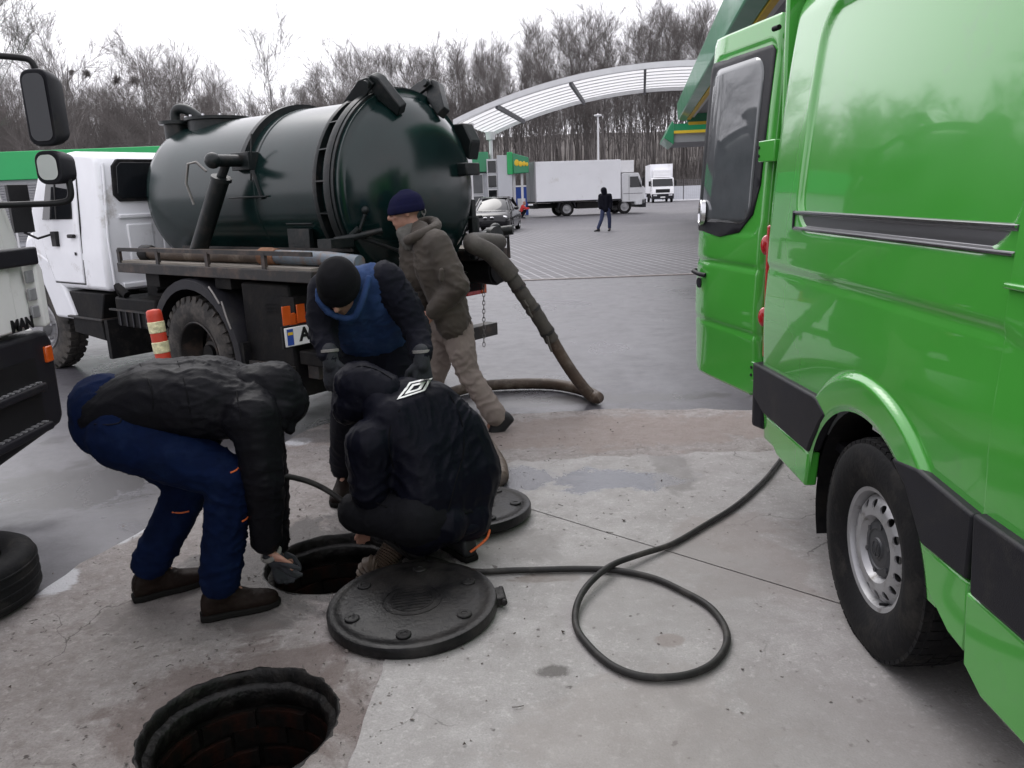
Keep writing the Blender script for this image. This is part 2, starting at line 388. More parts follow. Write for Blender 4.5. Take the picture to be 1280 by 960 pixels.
# newer concrete slabs with a joint between them
j0, j1 = (.0, 3.97), (6.0, -1.5)
jn = Vector((-(j1[1]-j0[1]), j1[0]-j0[0])).normalized() * .004
left = [(-.55, 1.2), (-.52, 2.03), (-.495, 2.54), (-.28, 3.37), (-.13, 3.97)]
near = ragged(left, .06, .025, 8, False) + [(j0[0]-jn.x*.3, j0[1]-jn.y), (j1[0]-jn.x, j1[1]-jn.y), (6.0, -3.9), (-.6, -3.9)]
far = ragged([(-.13, 3.985), (-.14, 4.54), (.03, 4.70), (.78, 4.73), (1.57, 4.70), (8.9, 4.6)], .07, .09, 11, False) + [(8.9, 4.6), (8.9, -1.5), (j1[0]+jn.x, j1[1]+jn.y), (j0[0]+jn.x, j0[1]+jn.y)]
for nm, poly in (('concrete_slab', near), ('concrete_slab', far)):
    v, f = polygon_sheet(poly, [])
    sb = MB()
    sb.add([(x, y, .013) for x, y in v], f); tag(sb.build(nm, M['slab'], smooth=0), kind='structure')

# block paving of the station forecourt
def paver_mat():
    m = bpy.data.materials.new('grey_block_paving'); m.use_nodes = True; t = m.node_tree; p = t.nodes['Principled BSDF']; L = t.links.new
    tc = t.nodes.new('ShaderNodeTexCoord'); mp = t.nodes.new('ShaderNodeMapping'); mp.inputs['Rotation'].default_value = (0, 0, R_(90-9)); L(tc.outputs['Object'], mp.inputs[0])
    b = t.nodes.new('ShaderNodeTexBrick'); L(mp.outputs[0], b.inputs['Vector'])
    b.inputs['Scale'].default_value = 1; b.inputs['Brick Width'].default_value = .40; b.inputs['Row Height'].default_value = .235; b.inputs['Mortar Size'].default_value = .026; b.inputs['Mortar Smooth'].default_value = .3
    b.inputs['Color1'].default_value = (.080,.078,.086,1); b.inputs['Color2'].default_value = (.105,.101,.110,1); b.inputs['Mortar'].default_value = (.27,.265,.278,1)
    n = t.nodes.new('ShaderNodeTexNoise'); n.inputs['Scale'].default_value = .35; n.inputs['Detail'].default_value = 6; L(tc.outputs['Object'], n.inputs['Vector'])
    r = t.nodes.new('ShaderNodeMapRange'); r.inputs[1].default_value = .35; r.inputs[2].default_value = .7; r.inputs[3].default_value = 0; r.inputs[4].default_value = .75; L(n.outputs['Fac'], r.inputs[0])
    x = t.nodes.new('ShaderNodeMix'); x.data_type = 'RGBA'; L(r.outputs[0], x.inputs[0]); L(b.outputs['Color'], x.inputs[6]); x.inputs[7].default_value = (.098,.095,.104,1)
    L(x.outputs[2], p.inputs['Base Color']); p.inputs['Roughness'].default_value = .55; p.inputs['Specular IOR Level'].default_value = .28
    bp = t.nodes.new('ShaderNodeBump'); bp.inputs['Strength'].default_value = .5; bp.inputs['Distance'].default_value = .01; bp.invert = True; L(b.outputs['Fac'], bp.inputs['Height']); L(bp.outputs[0], p.inputs['Normal'])
    return m
M['pavers'] = paver_mat()
sheet('paving', [(-14, 15.2), (30, 15.25), (36, 96), (-14, 96)], [], .005, M['pavers'])
mk = MB().box(-14, 30, 15.08, 15.20, .0, .018); tag(mk.build('paving_edge_kerb', M['oldcrete'], smooth=0), kind='structure')
# wooded bank behind the station
bank = MB(); nx, ny = 60, 24; vs_ = []
for j in range(ny+1):
    for i in range(nx+1):
        x = -300 + 600*i/nx; y = 112 + 260*(j/ny)**1.4; z = -.05 + max(0, y-114)*.10 + noise.noise(Vector((x*.02, y*.03, 0)))*2.2*min(1, (y-112)/20)
        vs_.append((x, y, max(z, -.05) if j else -.3))
bank.add(vs_, [(j*(nx+1)+i, j*(nx+1)+i+1, (j+1)*(nx+1)+i+1, (j+1)*(nx+1)+i) for j in range(ny) for i in range(nx)])
tag(bank.build('wooded_bank', M['leaflitter'], smooth=180), kind='structure')
sheet('snowy_verge', ragged([(-60, 97), (70, 97), (70, 115.5), (-60, 115.5)], 3, .5, 4), [], .008, M['snowfar'])

# grit and crumbs of broken concrete on the apron
gr = MB(); rg = random.Random(5)
for i in range(900):
    x = rg.uniform(-2.2, 1.2); y = rg.uniform(1.7, 5.8)
    if rg.random() < .5:
        c, r = HOLES[rg.randrange(2)]; q = rg.uniform(0, 6.28); d = r + .05 + abs(rg.gauss(0, .18)); x = c[0]+d*math.cos(q); y = c[1]+d*math.sin(q)
    if any((x-c[0])**2+(y-c[1])**2 < (r+.05)**2 for c, r in HOLES): continue
    s_ = rg.uniform(.002, .0075) * (1.8 if rg.random() < .06 else 1)
    a_ = [Vector((rg.uniform(-1,1), rg.uniform(-1,1), rg.uniform(-.3,.9))).normalized()*s_ for _ in range(5)]
    gr.add([(x+p.x, y+p.y, .012+p.z) for p in a_], [(0,1,2),(0,2,3),(0,3,4),(0,4,1),(1,4,3,2)])
M['grit'] = mat('concrete_grit', (.15,.13,.12), .9, var=.6, scale=40)
tag(gr.build('grit', M['grit'], smooth=0), kind='stuff')

lt = MB()
for i in range(34):
    x = rg.uniform(-2.2, .9); y = rg.uniform(1.75, 5.7)
    if any((x-c[0])**2+(y-c[1])**2 < (r+.07)**2 for c, r in HOLES): continue
    a = rg.uniform(0, 6.28); L_ = rg.uniform(.015, .05)
    if rg.random() < .5: lt.tube([(x, y, .018), (x+math.cos(a)*L_*.5, y+math.sin(a)*L_*.5, .021), (x+math.cos(a+.4)*L_, y+math.sin(a+.4)*L_, .018)], .0016, 4)
    else:
        L_ *= .35; lt.add([(x, y, .017), (x+math.cos(a)*L_, y+math.sin(a)*L_, .024), (x+math.cos(a+.7)*L_*1.5, y+math.sin(a+.7)*L_*1.5, .017), (x+math.cos(a+1.4)*L_, y+math.sin(a+1.4)*L_, .022)], [(0,1,2,3)])
M['litter'] = mat('dead_leaves', (.045,.033,.026), .9, var=.5, scale=20)
tag(lt.build('litter', M['litter'], smooth=0), kind='stuff')

# ================================================================= MANHOLES
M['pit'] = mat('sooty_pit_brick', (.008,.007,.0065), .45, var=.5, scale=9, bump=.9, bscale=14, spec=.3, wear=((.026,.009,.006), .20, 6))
M['pitlip'] = mat('wet_black_rim', (.0055,.0052,.0052), .45, .0, var=.4, bump=.7, bscale=40, spec=.22, wear=((.018,.0155,.014), .4, 9))
ML = ['open round manhole beside the bent man in blue trousers', 'open round manhole nearest the camera with no one beside it']
for i, (c, r) in enumerate(HOLES):
    t = thing('manhole', ML[i], 'manhole', (c[0], c[1], 0), 0, 'open manholes in the concrete')
    lip = MB(); prof = [(r+.058, -.03), (r+.054, .003), (r+.046, .0054), (r+.040, .007), (r+.036, .006), (r+.028, -.012), (r+.026, -.040), (r+.004, -.046), (r, -.052), (r-.004, -.085), (r+.002, -.10), (r+.02, -.13)]
    n = 160; vv = []
    for (pr_, ph) in prof:
        for j in range(n):
            q = 2*math.pi*j/n; k = noise.noise(Vector((math.cos(q)*5, math.sin(q)*5, ph*20+i*9)))*.006 + noise.noise(Vector((math.cos(q)*11+i*5, math.sin(q)*11, ph*30)))*.002 + noise.noise(Vector((math.cos(q)*34, math.sin(q)*34, ph*60)))*.0012
            vv.append(((pr_+k)*math.cos(q), (pr_+k)*math.sin(q), ph + k*.6))
    lip.add(vv, [(a*n+j, (a+1)*n+j, (a+1)*n+(j+1)%n, a*n+(j+1)%n) for a in range(len(prof)-1) for j in range(n)])
    lip.build('frame_ring', M['pitlip'], t, smooth=60)
    rows = 15                               # shaft of brick courses, each brick a piece of its own in the first courses
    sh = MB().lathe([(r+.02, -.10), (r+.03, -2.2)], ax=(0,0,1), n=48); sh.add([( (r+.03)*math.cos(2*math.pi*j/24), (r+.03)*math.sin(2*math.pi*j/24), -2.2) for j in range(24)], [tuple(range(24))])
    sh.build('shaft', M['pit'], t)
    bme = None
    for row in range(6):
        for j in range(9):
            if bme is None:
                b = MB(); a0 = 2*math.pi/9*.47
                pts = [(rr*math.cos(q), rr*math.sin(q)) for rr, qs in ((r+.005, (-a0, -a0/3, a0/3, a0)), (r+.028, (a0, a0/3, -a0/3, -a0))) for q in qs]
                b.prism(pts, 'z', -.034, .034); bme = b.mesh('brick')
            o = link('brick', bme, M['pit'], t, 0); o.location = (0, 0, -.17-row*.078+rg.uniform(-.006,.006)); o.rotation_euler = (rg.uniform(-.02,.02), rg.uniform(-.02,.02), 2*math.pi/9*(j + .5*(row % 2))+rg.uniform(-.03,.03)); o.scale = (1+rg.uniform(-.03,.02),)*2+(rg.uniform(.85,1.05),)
    # loose slime and water at the bottom
def cover(label, loc, r, tilt, rz, seed):
    t = thing('manhole_cover', label, 'manhole cover', loc, 0, 'lifted manhole covers'); t.rotation_euler = (tilt[0], tilt[1], rz)
    d = MB(); h = .062
    d.lathe([(.0001, 0), (r-.03, 0), (r-.012, .006), (r, .02), (r, h-.012), (r-.004, h-.003), (r-.012, h), (r-.035, h), (r-.040, h-.002), (r-.075, h-.002), (r-.080, h), (.001, h+.002)], ax=(0,0,1), n=72)
    d.build('disc', M['iron'], t, smooth=40)
    for k in range(6):
        q = 2*math.pi*(k+.35)/6
        b = MB(); p = (.74*r*math.cos(q), .74*r*math.sin(q)); b.lathe([(.029, h-.006), (.029, h+.004), (.026, h+.0065), (.013, h+.0065), (.012, h+.0045), (.0005, h+.0045)], o=(p[0], p[1], 0), ax=(0,0,1), n=20)
        b.build('boss', M['iron'], t)
    e = MB()                                  # cast emblem field in the middle
    for rr in (.085, .115):
        e.lathe([(rr-.004, h), (rr-.004, h+.0032), (rr+.004, h+.0032), (rr+.004, h)], ax=(0,0,1), n=40)
    for k in range(-3, 4):
        w_ = math.sqrt(max(0, .078**2-(k*.021)**2)); e.box(-w_, w_, k*.021-.005, k*.021+.005, h-.001, h+.0035)
    e.build('emblem', M['iron'], t)
    lg = MB()                                 # hinge lug
    lg.box(r-.015, r+.030, -.045, .045, .012, .048); lg.cyl((r+.024, -.06, .031), (r+.024, .06, .031), .013, n=12)
    lg.build('hinge_lug', M['iron'], t, bev=.004)
    # crust of dirt round the lower edge
    return t
cover('black iron manhole cover with round bosses lying in front of the crouching man', (-.425, 2.885, .008), .335, (R_(1.5), R_(-1), 0), R_(8), 1)
cover('black iron manhole cover half hidden behind the crouching man', (-.225, 3.83, .018), .30, (R_(-1), R_(1.5), 0), R_(95), 2)
# ================================================================= BACKGROUND: TREES
M['bark'] = mat('grey_bark', (.125,.113,.108), .9, var=.45, scale=2, stretch=(1,1,.25))
M['twig'] = mat('bare_twigs', (.125,.112,.106), .9, var=.4, scale=.6)
def make_tree(seed, H_, spread, up, limbs, r0, first=.32, dense=1.0):
    rnd = random.Random(seed); tr = MB(); cr = MB()
    def bend(p, d, L_, n, wob, lift):
        pts = [p.copy()]; d = d.normalized()
        for i in range(n):
            d = (d + Vector((rnd.gauss(0, wob), rnd.gauss(0, wob), rnd.gauss(0, wob)*.6 + lift))).normalized()
            pts.append(pts[-1] + d*(L_/n))
        return pts
    def off(d, ang, q):
        a = d.cross(Vector((.31, .2, .9)));  a = a if a.length > 1e-3 else Vector((1, 0, 0)); a.normalize(); b = d.cross(a)
        return (d*math.cos(ang) + (a*math.cos(q) + b*math.sin(q))*math.sin(ang)).normalized()
    def grow(mb, pts, ra, rb, n): 
        k = len(pts)-1; mb.tube(pts, [ra + (rb-ra)*i/k for i in range(k+1)], n, caps=False)
    trunk = bend(Vector((0, 0, -.4)), Vector((rnd.gauss(0,.04), rnd.gauss(0,.04), 1)), H_*.86, 9, .06, .02)
    grow(tr, trunk, r0, r0*.14, 7)
    def pt(pts, f):
        x = f*(len(pts)-1); i = min(int(x), len(pts)-2); return pts[i].lerp(pts[i+1], x-i), (pts[i+1]-pts[i]).normalized()
    for i in range(limbs):
        f = first + (1-first-.02)*(i+rnd.random()*.8)/limbs
        p, d = pt(trunk, f); L1 = H_*spread*(1.0-f*.5)*rnd.uniform(.75, 1.2)
        l1 = bend(p, off(d, R_(rnd.uniform(*up)), rnd.uniform(0, 6.28)), L1, 5, .11, .07)
        ra = r0*(1-f*.8)*.42; grow(tr, l1, ra, ra*.22, 5)
        for j in range(int(7*dense)):
            f2 = rnd.uniform(.22, 1); p2, d2 = pt(l1, f2); L2 = L1*rnd.uniform(.32, .62)*(1.2-f2*.55)
            l2 = bend(p2, off(d2, R_(rnd.uniform(14, 36)), rnd.uniform(0, 6.28)), L2, 3, .15, .06)
            grow(cr, l2, ra*.22+.006, .008, 3)
            for k in range(6):
                p3, d3 = pt(l2, rnd.uniform(.15, 1)); L3 = L2*rnd.uniform(.35, .7)+.2
                l3 = bend(p3, off(d3, R_(rnd.uniform(12, 38)), rnd.uniform(0, 6.28)), L3, 2, .16, .05)
                grow(cr, l3, .010, .005, 3)
                for q in range(3):
                    p4, d4 = pt(l3, rnd.uniform(.2, 1)); l4 = bend(p4, off(d4, R_(rnd.uniform(18, 50)), rnd.uniform(0, 6.28)), L3*.6+.1, 1, .1, .03)
                    grow(cr, l4, .006, .003, 3)
    tm = tr.mesh('trunk'); cm = cr.mesh('crown'); return tm, cm
PROTO = [make_tree(11, 22, .34, (14, 34), 20, .115, .22), make_tree(12, 24, .30, (12, 30), 20, .125, .30), make_tree(13, 20, .36, (18, 40), 19, .105, .20),
         make_tree(14, 23, .30, (12, 28), 18, .105, .34), make_tree(15, 15, .46, (22, 48), 20, .125, .14), make_tree(16, 18, .40, (18, 42), 20, .13, .18)]
def plant(name, k, x, y, z, s, rz, label, cat, group=None):
    t = thing(name, label, cat, (x, y, z), rz, group); t.scale = (s, s, s*1.0)
    for nm, me, mm in (('trunk', PROTO[k][0], M['bark']), ('crown', PROTO[k][1], M['twig'])): link(nm, me, mm, t, 0)
    return t
rt = random.Random(21)
def bankz(x, y): return max(-.05, max(0, y-114)*.10 + noise.noise(Vector((x*.02, y*.03, 0)))*2.2*min(1, max(0, y-112)/20)) - .1
n_t = 0
for row, (yy, nn) in enumerate(((114, 44), (119, 46), (125, 48), (132, 50), (141, 50))):
    half = yy*.66
    for i in range(nn):
        x = -half + 2*half*(i + rt.uniform(.1, .9))/nn; y = yy + rt.uniform(-2.5, 2.5)
        if x < -22: k = rt.choice((2, 4, 5, 0)); s = rt.uniform(.82, 1.06)
        else: k = rt.choice((0, 1, 3, 1, 2)); s = rt.uniform(.84, 1.06)
        if x > 0: s *= 1 + min(.16, x*.008)
        if -44 < x < -33: s *= .82
        plant('forest_tree', k, x, y, bankz(x, y), s, rt.uniform(0, 6.28), 'tall bare leafless tree standing in the wood behind the station', 'tree', 'bare trees of the wood behind the station')
# deeper part of the wood and its undergrowth, one mass
deep = MB(); rd = random.Random(4)
for i in range(1800):
    x = rd.uniform(-150, 120); y = rd.uniform(146, 230); z = max(0, y-114)*.10 - 1; h = rd.uniform(12, 18)
    deep.tube([(x, y, z), (x+rd.gauss(0,.4), y, z+h*.5), (x+rd.gauss(0,1), y, z+h)], [rd.uniform(.06,.12), .06, .02], 4, caps=False)
    for j in range(5):
        f = rd.uniform(.4, .9); a = rd.uniform(0, 6.28); q = rd.uniform(2, 4)
        deep.tube([(x, y, z+h*f), (x+math.cos(a)*q*.5, y+math.sin(a)*q*.5, z+h*f+q)], [.07, .01], 3, caps=False)
tag(deep.build('deep_wood', M['bark'], smooth=0), 'brown mass of bare trunks deep in the wood', 'wood', kind='stuff')
br = MB()
for i in range(8000):
    y = rd.uniform(112.5, 150); x = rd.uniform(-.72, .6)*y; z = bankz(x, y); h = rd.uniform(1.0, 4.6)*(1.5 if rd.random() < .15 else 1)
    a = rd.uniform(0, 6.28); q = rd.uniform(.2, 1.2)
    br.tube([(x, y, z), (x+math.cos(a)*q*.4, y+math.sin(a)*q*.4, z+h*.6), (x+math.cos(a)*q, y+math.sin(a)*q, z+h)], [.03, .022, .008], 3, caps=False)
    for j in range(3):
        a2 = rd.uniform(0, 6.28); br.tube([(x+math.cos(a)*q*.3, y, z+h*.5), (x+math.cos(a)*q*.3+math.cos(a2)*.7, y+math.sin(a2)*.7, z+h*.5+rd.uniform(.5, 1.4))], [.018, .006], 3, caps=False)
tag(br.build('undergrowth', M['twig'], smooth=0), 'tangled bare undergrowth along the foot of the wood', 'undergrowth', kind='stuff')
# trees of their own nearer at the left
p = at(18, 200, 42); t = plant('tall_tree', 5, p.x-1.2, 42, 0, .95, 1.2, 'tall pale bare tree above the white lorry mirror at the far left', 'tree')
LT = [(4, -33, 62, .95, .4, 'low spreading bare tree right of the lorry mirror, behind the green fascia'), (5, -27.5, 66, .84, 2.0, 'bare tree with a mistletoe ball left of the white cab roof'),
      (4, -26.5, 72, .96, 3.3, 'broad bare tree rising behind the roof of the white cab'), (5, -19.2, 70, .88, 5.0, 'bare tree straight behind the pipe on top of the tank'),
      (4, -15.2, 74, .98, 1.1, 'round crowned bare tree above the middle of the dark tank'), (5, -38, 74, 1.0, 4.1, 'bare tree at the far left behind the lorry mirror bracket')]
for k, x, y, s, rz, lb in LT: plant('bare_tree', k, x, y, 0, s, rz, lb, 'tree', 'bare trees left of the wood')
for (px, py, Y, r) in ((108, 92, 64, .42), (89, 91, 66, .22), (146, 100, 72, .5), (168, 101, 72, .55)):
    c = at(px, py, Y); mb = MB()
    for i in range(160):
        d = Vector((rd.gauss(0,1), rd.gauss(0,1), rd.gauss(0,1))).normalized(); mb.tube([c+d*r*.1, c+(d*r*rd.uniform(.6, 1.0))+Vector((rd.gauss(0,.05),)*3)], [.02, .012], 3, caps=False)
    o = mb.build('mistletoe_ball', M['twig'], smooth=0)
    tag(o, {108: 'larger dark mistletoe ball hanging in the thin tree at far left', 89: 'smallest mistletoe ball left of the larger one', 146: 'left of two dark mistletoe clumps above the white cab', 168: 'right of two dark mistletoe clumps above the white cab'}[px], 'mistletoe', 'mistletoe in the bare trees')

# ================================================================= STATION BUILDINGS
M['panelgrey'] = mat('light_grey_cladding', (.50,.51,.54), .5, var=.06, scale=1)
M['steelwhite'] = mat('white_steelwork', (.62,.62,.63), .45, var=.06, scale=2)
M['purlin'] = mat('galvanised_underside', (.40,.40,.41), .5, .2, var=.1, scale=2)
M['darkrib'] = mat('dark_steel_rib', (.10,.10,.11), .6, var=.2)
M['soffit'] = mat('grey_soffit', (.30,.30,.31), .6, var=.06, scale=1)
M['shopglass'] = mat('shop_glass', (.10,.105,.11), .12, var=.25, scale=1.5, rvar=.04)
M['louvre'] = mat('grey_louvre_metal', (.30,.30,.31), .5, .3, var=.1)
M['brightgreen'] = mat('bright_green_fascia', (.015,.36,.10), .4, var=.05, scale=1)
# arched canopy: barrel vault, near rim at Y=45 and far rim at Y=56
cn = thing('arched_canopy', 'white arched canopy roof with ribbed underside behind the black car', 'canopy', (8.6, 45, 0), -R_(9.5))
ACX, AR, AZ = 0.0, 31.5, 7.98
def arc(x, y, dz=0): return (x, y, AZ - (AR - math.sqrt(max(0, AR*AR - (x-.4)**2))) * (1.02 if x < .4 else .95) + .012*y*0 + dz)
xs = [-11.5 + 24*i/48 for i in range(49)]
def vault(mb, y0, y1, a, b):
    n = len(xs); vs = [arc(x, y, d) for d in (a, b) for y in (y0, y1) for x in xs]
    fs = []
    for i in range(n-1):
        fs += [(i, i+1, n+i+1, n+i), (2*n+i, 3*n+i, 3*n+i+1, 2*n+i+1), (i, 2*n+i, 2*n+i+1, i+1), (n+i, n+i+1, 3*n+i+1, 3*n+i)]
    fs += [(0, n, 3*n, 2*n), (n-1, 3*n-1, 4*n-1, 2*n-1)]
    mb.add(vs, fs)
M['translucent'] = mat('translucent_roof_sheet', (.75,.75,.76), .5, var=.04, scale=1)
_t = M['translucent'].node_tree; _p = _t.nodes['Principled BSDF']; _tr = _t.nodes.new('ShaderNodeBsdfTranslucent'); _tr.inputs[0].default_value = (.8,.8,.8,1); _mx = _t.nodes.new('ShaderNodeMixShader'); _mx.inputs[0].default_value = .6
_t.links.new(_p.outputs[0], _mx.inputs[1]); _t.links.new(_tr.outputs[0], _mx.inputs[2]); _t.links.new(_mx.outputs[0], _t.nodes['Material Output'].inputs[0])
a = MB(); _n = len(xs); a.add([arc(x, y, .02) for y in (.12, 10.9) for x in xs], [(i, i+1, _n+i+1, _n+i) for i in range(_n-1)]); a.build('roof_sheet', M['translucent'], cn, smooth=60)
for y0, nm in ((-.05, 'rim'), (10.85, 'rim')):
    a = MB(); vault(a, y0, y0+.16, -.20, .10); a.build(nm, M['steelwhite'], cn, smooth=60)
for k in range(1, 8):
    a = MB(); vault(a, k*1.36, k*1.36+.05, -.05, -.0); a.build('purlin', M['steelwhite'], cn, smooth=60)
for xx in (-9.0, -4.9, -.9, 3.1, 7.1, 11.2):
    a = MB(); z = arc(xx, 0)[2]; a.bar((xx-.03, .12, z-.22), (xx-.03, 10.84, z-.22), .14, .26); a.build('rib', M['darkrib'], cn)
for xx, yy in ((-11.15, 2.4), (-11.15, 9.5), (12.6, 2.0), (12.6, 9.5)):
    a = MB(); a.cyl((xx, yy, 0), (xx, yy, arc(xx, 0)[2]-.15), .13, n=14); a.cyl((xx, yy, arc(xx,0)[2]-.6), (xx, yy, arc(xx,0)[2]-.1), .3, .34, n=14); a.build('column', M['steelwhite'], cn)
# green forecourt canopy at the right
gc = thing('green_canopy', 'green canopy with yellow stripe above the open van door', 'canopy', (7.35, 35, 0), -R_(9.3))
MB().box(.35, 16, -30, -.3, 4.53, 4.62).build('soffit_panel', M['soffit'], gc)
a = MB(); a.prism([(0, 4.36), (.34, 4.30), (.34, 4.52), (.34, 5.08), (-.05, 5.02)], 'y', -30, .4); a.build('fascia', M['green'], gc, bev=.03)
MB().box(.345, .47, -30, -.4, 4.28, 4.47).build('stripe', M['yellow'], gc)
MB().box(.475, .62, -30, -.5, 4.36, 4.52).build('light_strip', M['steelwhite'], gc)
a = MB(); a.box(.36, 16, -.3, .3, 4.15, 4.82); a.build('fascia', M['green'], gc, bev=.03)
MB().box(.4, 16, -.42, -.302, 4.08, 4.20).build('stripe', M['yellow'], gc)
MB().box(.36, 16, -30, .28, 4.823, 4.9).build('roof_sheet', M['green'], gc)
for y in (-6, -20):
    MB().box(6, 6.4, y, y+.4, 0, 4.53).build('column', M['panelgrey'], gc, bev=.02)
lw = thing('low_canopy', 'lower green edged canopy end left of the open van door', 'canopy', (7.05, 36.5, 0), -R_(8.3))
MB().box(.42, 14, .2, 5, 3.50, 3.95).build('soffit_panel', M['soffit'], lw, bev=.02)
a = MB(); a.prism([(0, 3.72), (.42, 3.42), (.42, 4.3), (.35, 4.42)], 'y', .05, 5); a.build('fascia', M['green'], lw, bev=.02)
MB().box(.422, 14, .1, .19, 4.0, 4.28).build('fascia', M['green'], lw); MB().box(.422, 14, .08, .16, 3.88, 3.998).build('stripe', M['yellow'], lw)
MB().box(8, 8.4, 2, 2.4, 0, 3.5).build('column', M['panelgrey'], lw)
# shop
sp = thing('station_shop', 'glazed station shop with green fascia behind the dark tank', 'shop', (-4.2, 54, 0))
MB().box(-9, 3.0, 0, 9, 0, 2.95).build('wall', M['panelgrey'], sp)
MB().box(-9.2, 3.2, -.35, 8, 3.0, 4.25).build('fascia', M['green'], sp, bev=.03)
for i in range(9):
    for j in range(2):
        x0 = -8.8+i*1.3; f = MB(); z0 = .25 + j*1.35
        f.box(x0, x0+1.22, -.08, -.005, z0, z0+1.28); o = f.build('window', M['steelwhite'], sp); MB().box(x0+.06, x0+1.16, -.11, -.082, z0+.06, z0+1.22).build('pane', M['shopglass'], o)
place_text('lettering', 'E', .55, .02, M['white'], sp, (1.9, -.38, 3.65), (1,0,0), (0,0,1))
tw = thing('sign_tower', 'light grey clad entrance tower with round green and yellow sign', 'tower', (-1.05, 52.5, 0))
MB().box(.62, 1.55, 0, 1.2, 0, 3.95).build('wall', M['panelgrey'], tw, bev=.02)
MB().box(-.05, .615, .15, 1.1, 0, 3.75).build('wall', M['panelgrey'], tw)
for k in range(4):
    f = MB(); f.box(-.02, .58, .08, .145, .15+k*.9, .98+k*.9); o = f.build('window', M['steelwhite'], tw); MB().box(.02, .54, .05, .078, .2+k*.9, .93+k*.9).build('pane', M['glassdark'], o)
a = MB(); a.box(1.25, 1.62, -.12, .9, 2.75, 4.12); a.build('sign_edge', M['brightgreen'], tw, bev=.05)
a = MB(); a.prism([(1.63, 2.78), (2.62, 2.82), (2.62, 3.75), (1.63, 4.06)], 'y', -.15, .3); a.build('sign_panel', M['green'], tw, bev=.05)
for k, (x, z, r_) in enumerate(((1.86, 3.45, .2), (2.10, 3.38, .17), (2.32, 3.38, .15), (2.5, 3.34, .12))):
    a = MB(); a.ell((x, -.17, z), (r_*.75, .03, r_), 12, 8); a.build('sign_letter', M['yellow'], tw)
MB().box(1.58, 1.75, .4, .6, 0, 2.74).build('post', M['steelwhite'], tw); MB().box(2.1, 2.25, .4, .6, 0, 2.8).build('post', M['steelwhite'], tw)
o = thing('blue_kiosk', 'small bright blue kiosk left of the white box lorry', 'kiosk', (at(652, 240, 58).x, 58, 0))
MB().box(-.55, .45, 0, 1, .05, 2.0).build('wall', M['blue'], o, bev=.02); MB().box(-.6, .5, -.05, 1.05, 2.0, 2.1).build('roof', M['white'], o); MB().box(-.3, .25, -.03, -.002, .1, 1.2).build('door', M['white'], o)
# green building at the far left with louvres and a price board
gb = thing('green_fascia_building', 'low building with bright green fascia and grey louvres at far left', 'building', (-23.5, 38, 0))
MB().box(-8, 12, .1, 6, 0, 3.0).build('wall', M['panelgrey'], gb)
MB().box(-8.1, 12.1, -.2, 5, 3.0, 4.25).build('fascia', M['brightgreen'], gb, bev=.03)
for k in range(22):
    MB().box(-1, 6.5, -.04, .08, .25+k*.12, .32+k*.12).build('louvre', M['louvre'], gb)
o = thing('notice_board', 'white board with red and dark panels below the lorry mirrors', 'sign', (at(35, 275, 36).x, 36, 0))
MB().box(-.75, .75, 0, .06, .75, 1.62).build('panel', M['white'], o); 
for (x0, x1, z0, z1, mm) in ((-.6,-.1,1.2,1.5,'red'), (.0,.35,1.1,1.5,'black'), (-.6,-.1,.95,1.15,'black'), (.0,.6,.85,1.0,'red')): MB().box(x0, x1, -.02, -.002, z0, z1).build('printed_field', M[mm], o)
for x in (-.6, .6): MB().box(x-.04, x+.04, .01, .05, 0, .75).build('post', M['steelwhite'], o)
# lamp post, fence, wall
lp = thing('lamp_post', 'tall white lamp post with round head behind the box lorry', 'lamp post', (at(748, 205, 70).x, 70, 0))
MB().tube([(0,0,0), (0,0,4), (0,0,7.7)], [.11, .09, .07], 12).build('pole', M['steelwhite'], lp)
MB().lathe([(.03, 7.50), (.30, 7.58), (.34, 7.62), (.30, 7.68), (.05, 7.72), (.04, 7.8), (.001, 7.82)], ax=(0,0,1), n=18).build('lamp_head', M['steelwhite'], lp)
fn = thing('mesh_fence', 'wire mesh fence with thin posts on snow right of the parked lorry', 'fence', (20, 104, 0))
for k in range(9): MB().cyl((k*2.6, 0, 0), (k*2.6, 0, 2.6), .05, n=8).build('post', M['darksteel'], fn)
a = MB()
for k in range(13): a.bar((0, 0, .25+k*.18), (20.8, 0, .25+k*.18), .012, .012)
for k in range(84): a.bar((k*.25, .01, .2), (k*.25, .01, 2.5), .010, .010)
tag(a.build('mesh_panel', M['louvre'], fn), kind='stuff')
wl = thing('white_wall', 'low white wall with a gate post behind the parked lorry', 'wall', (18, 108, 0))
MB().box(-6, 30, 0, .3, 0, 1.7).build('wall_panel', M['panelgrey'], wl); MB().box(3.0, 3.9, -.5, .0, 0, 3.1).build('gate_post', M['panelgrey'], wl)
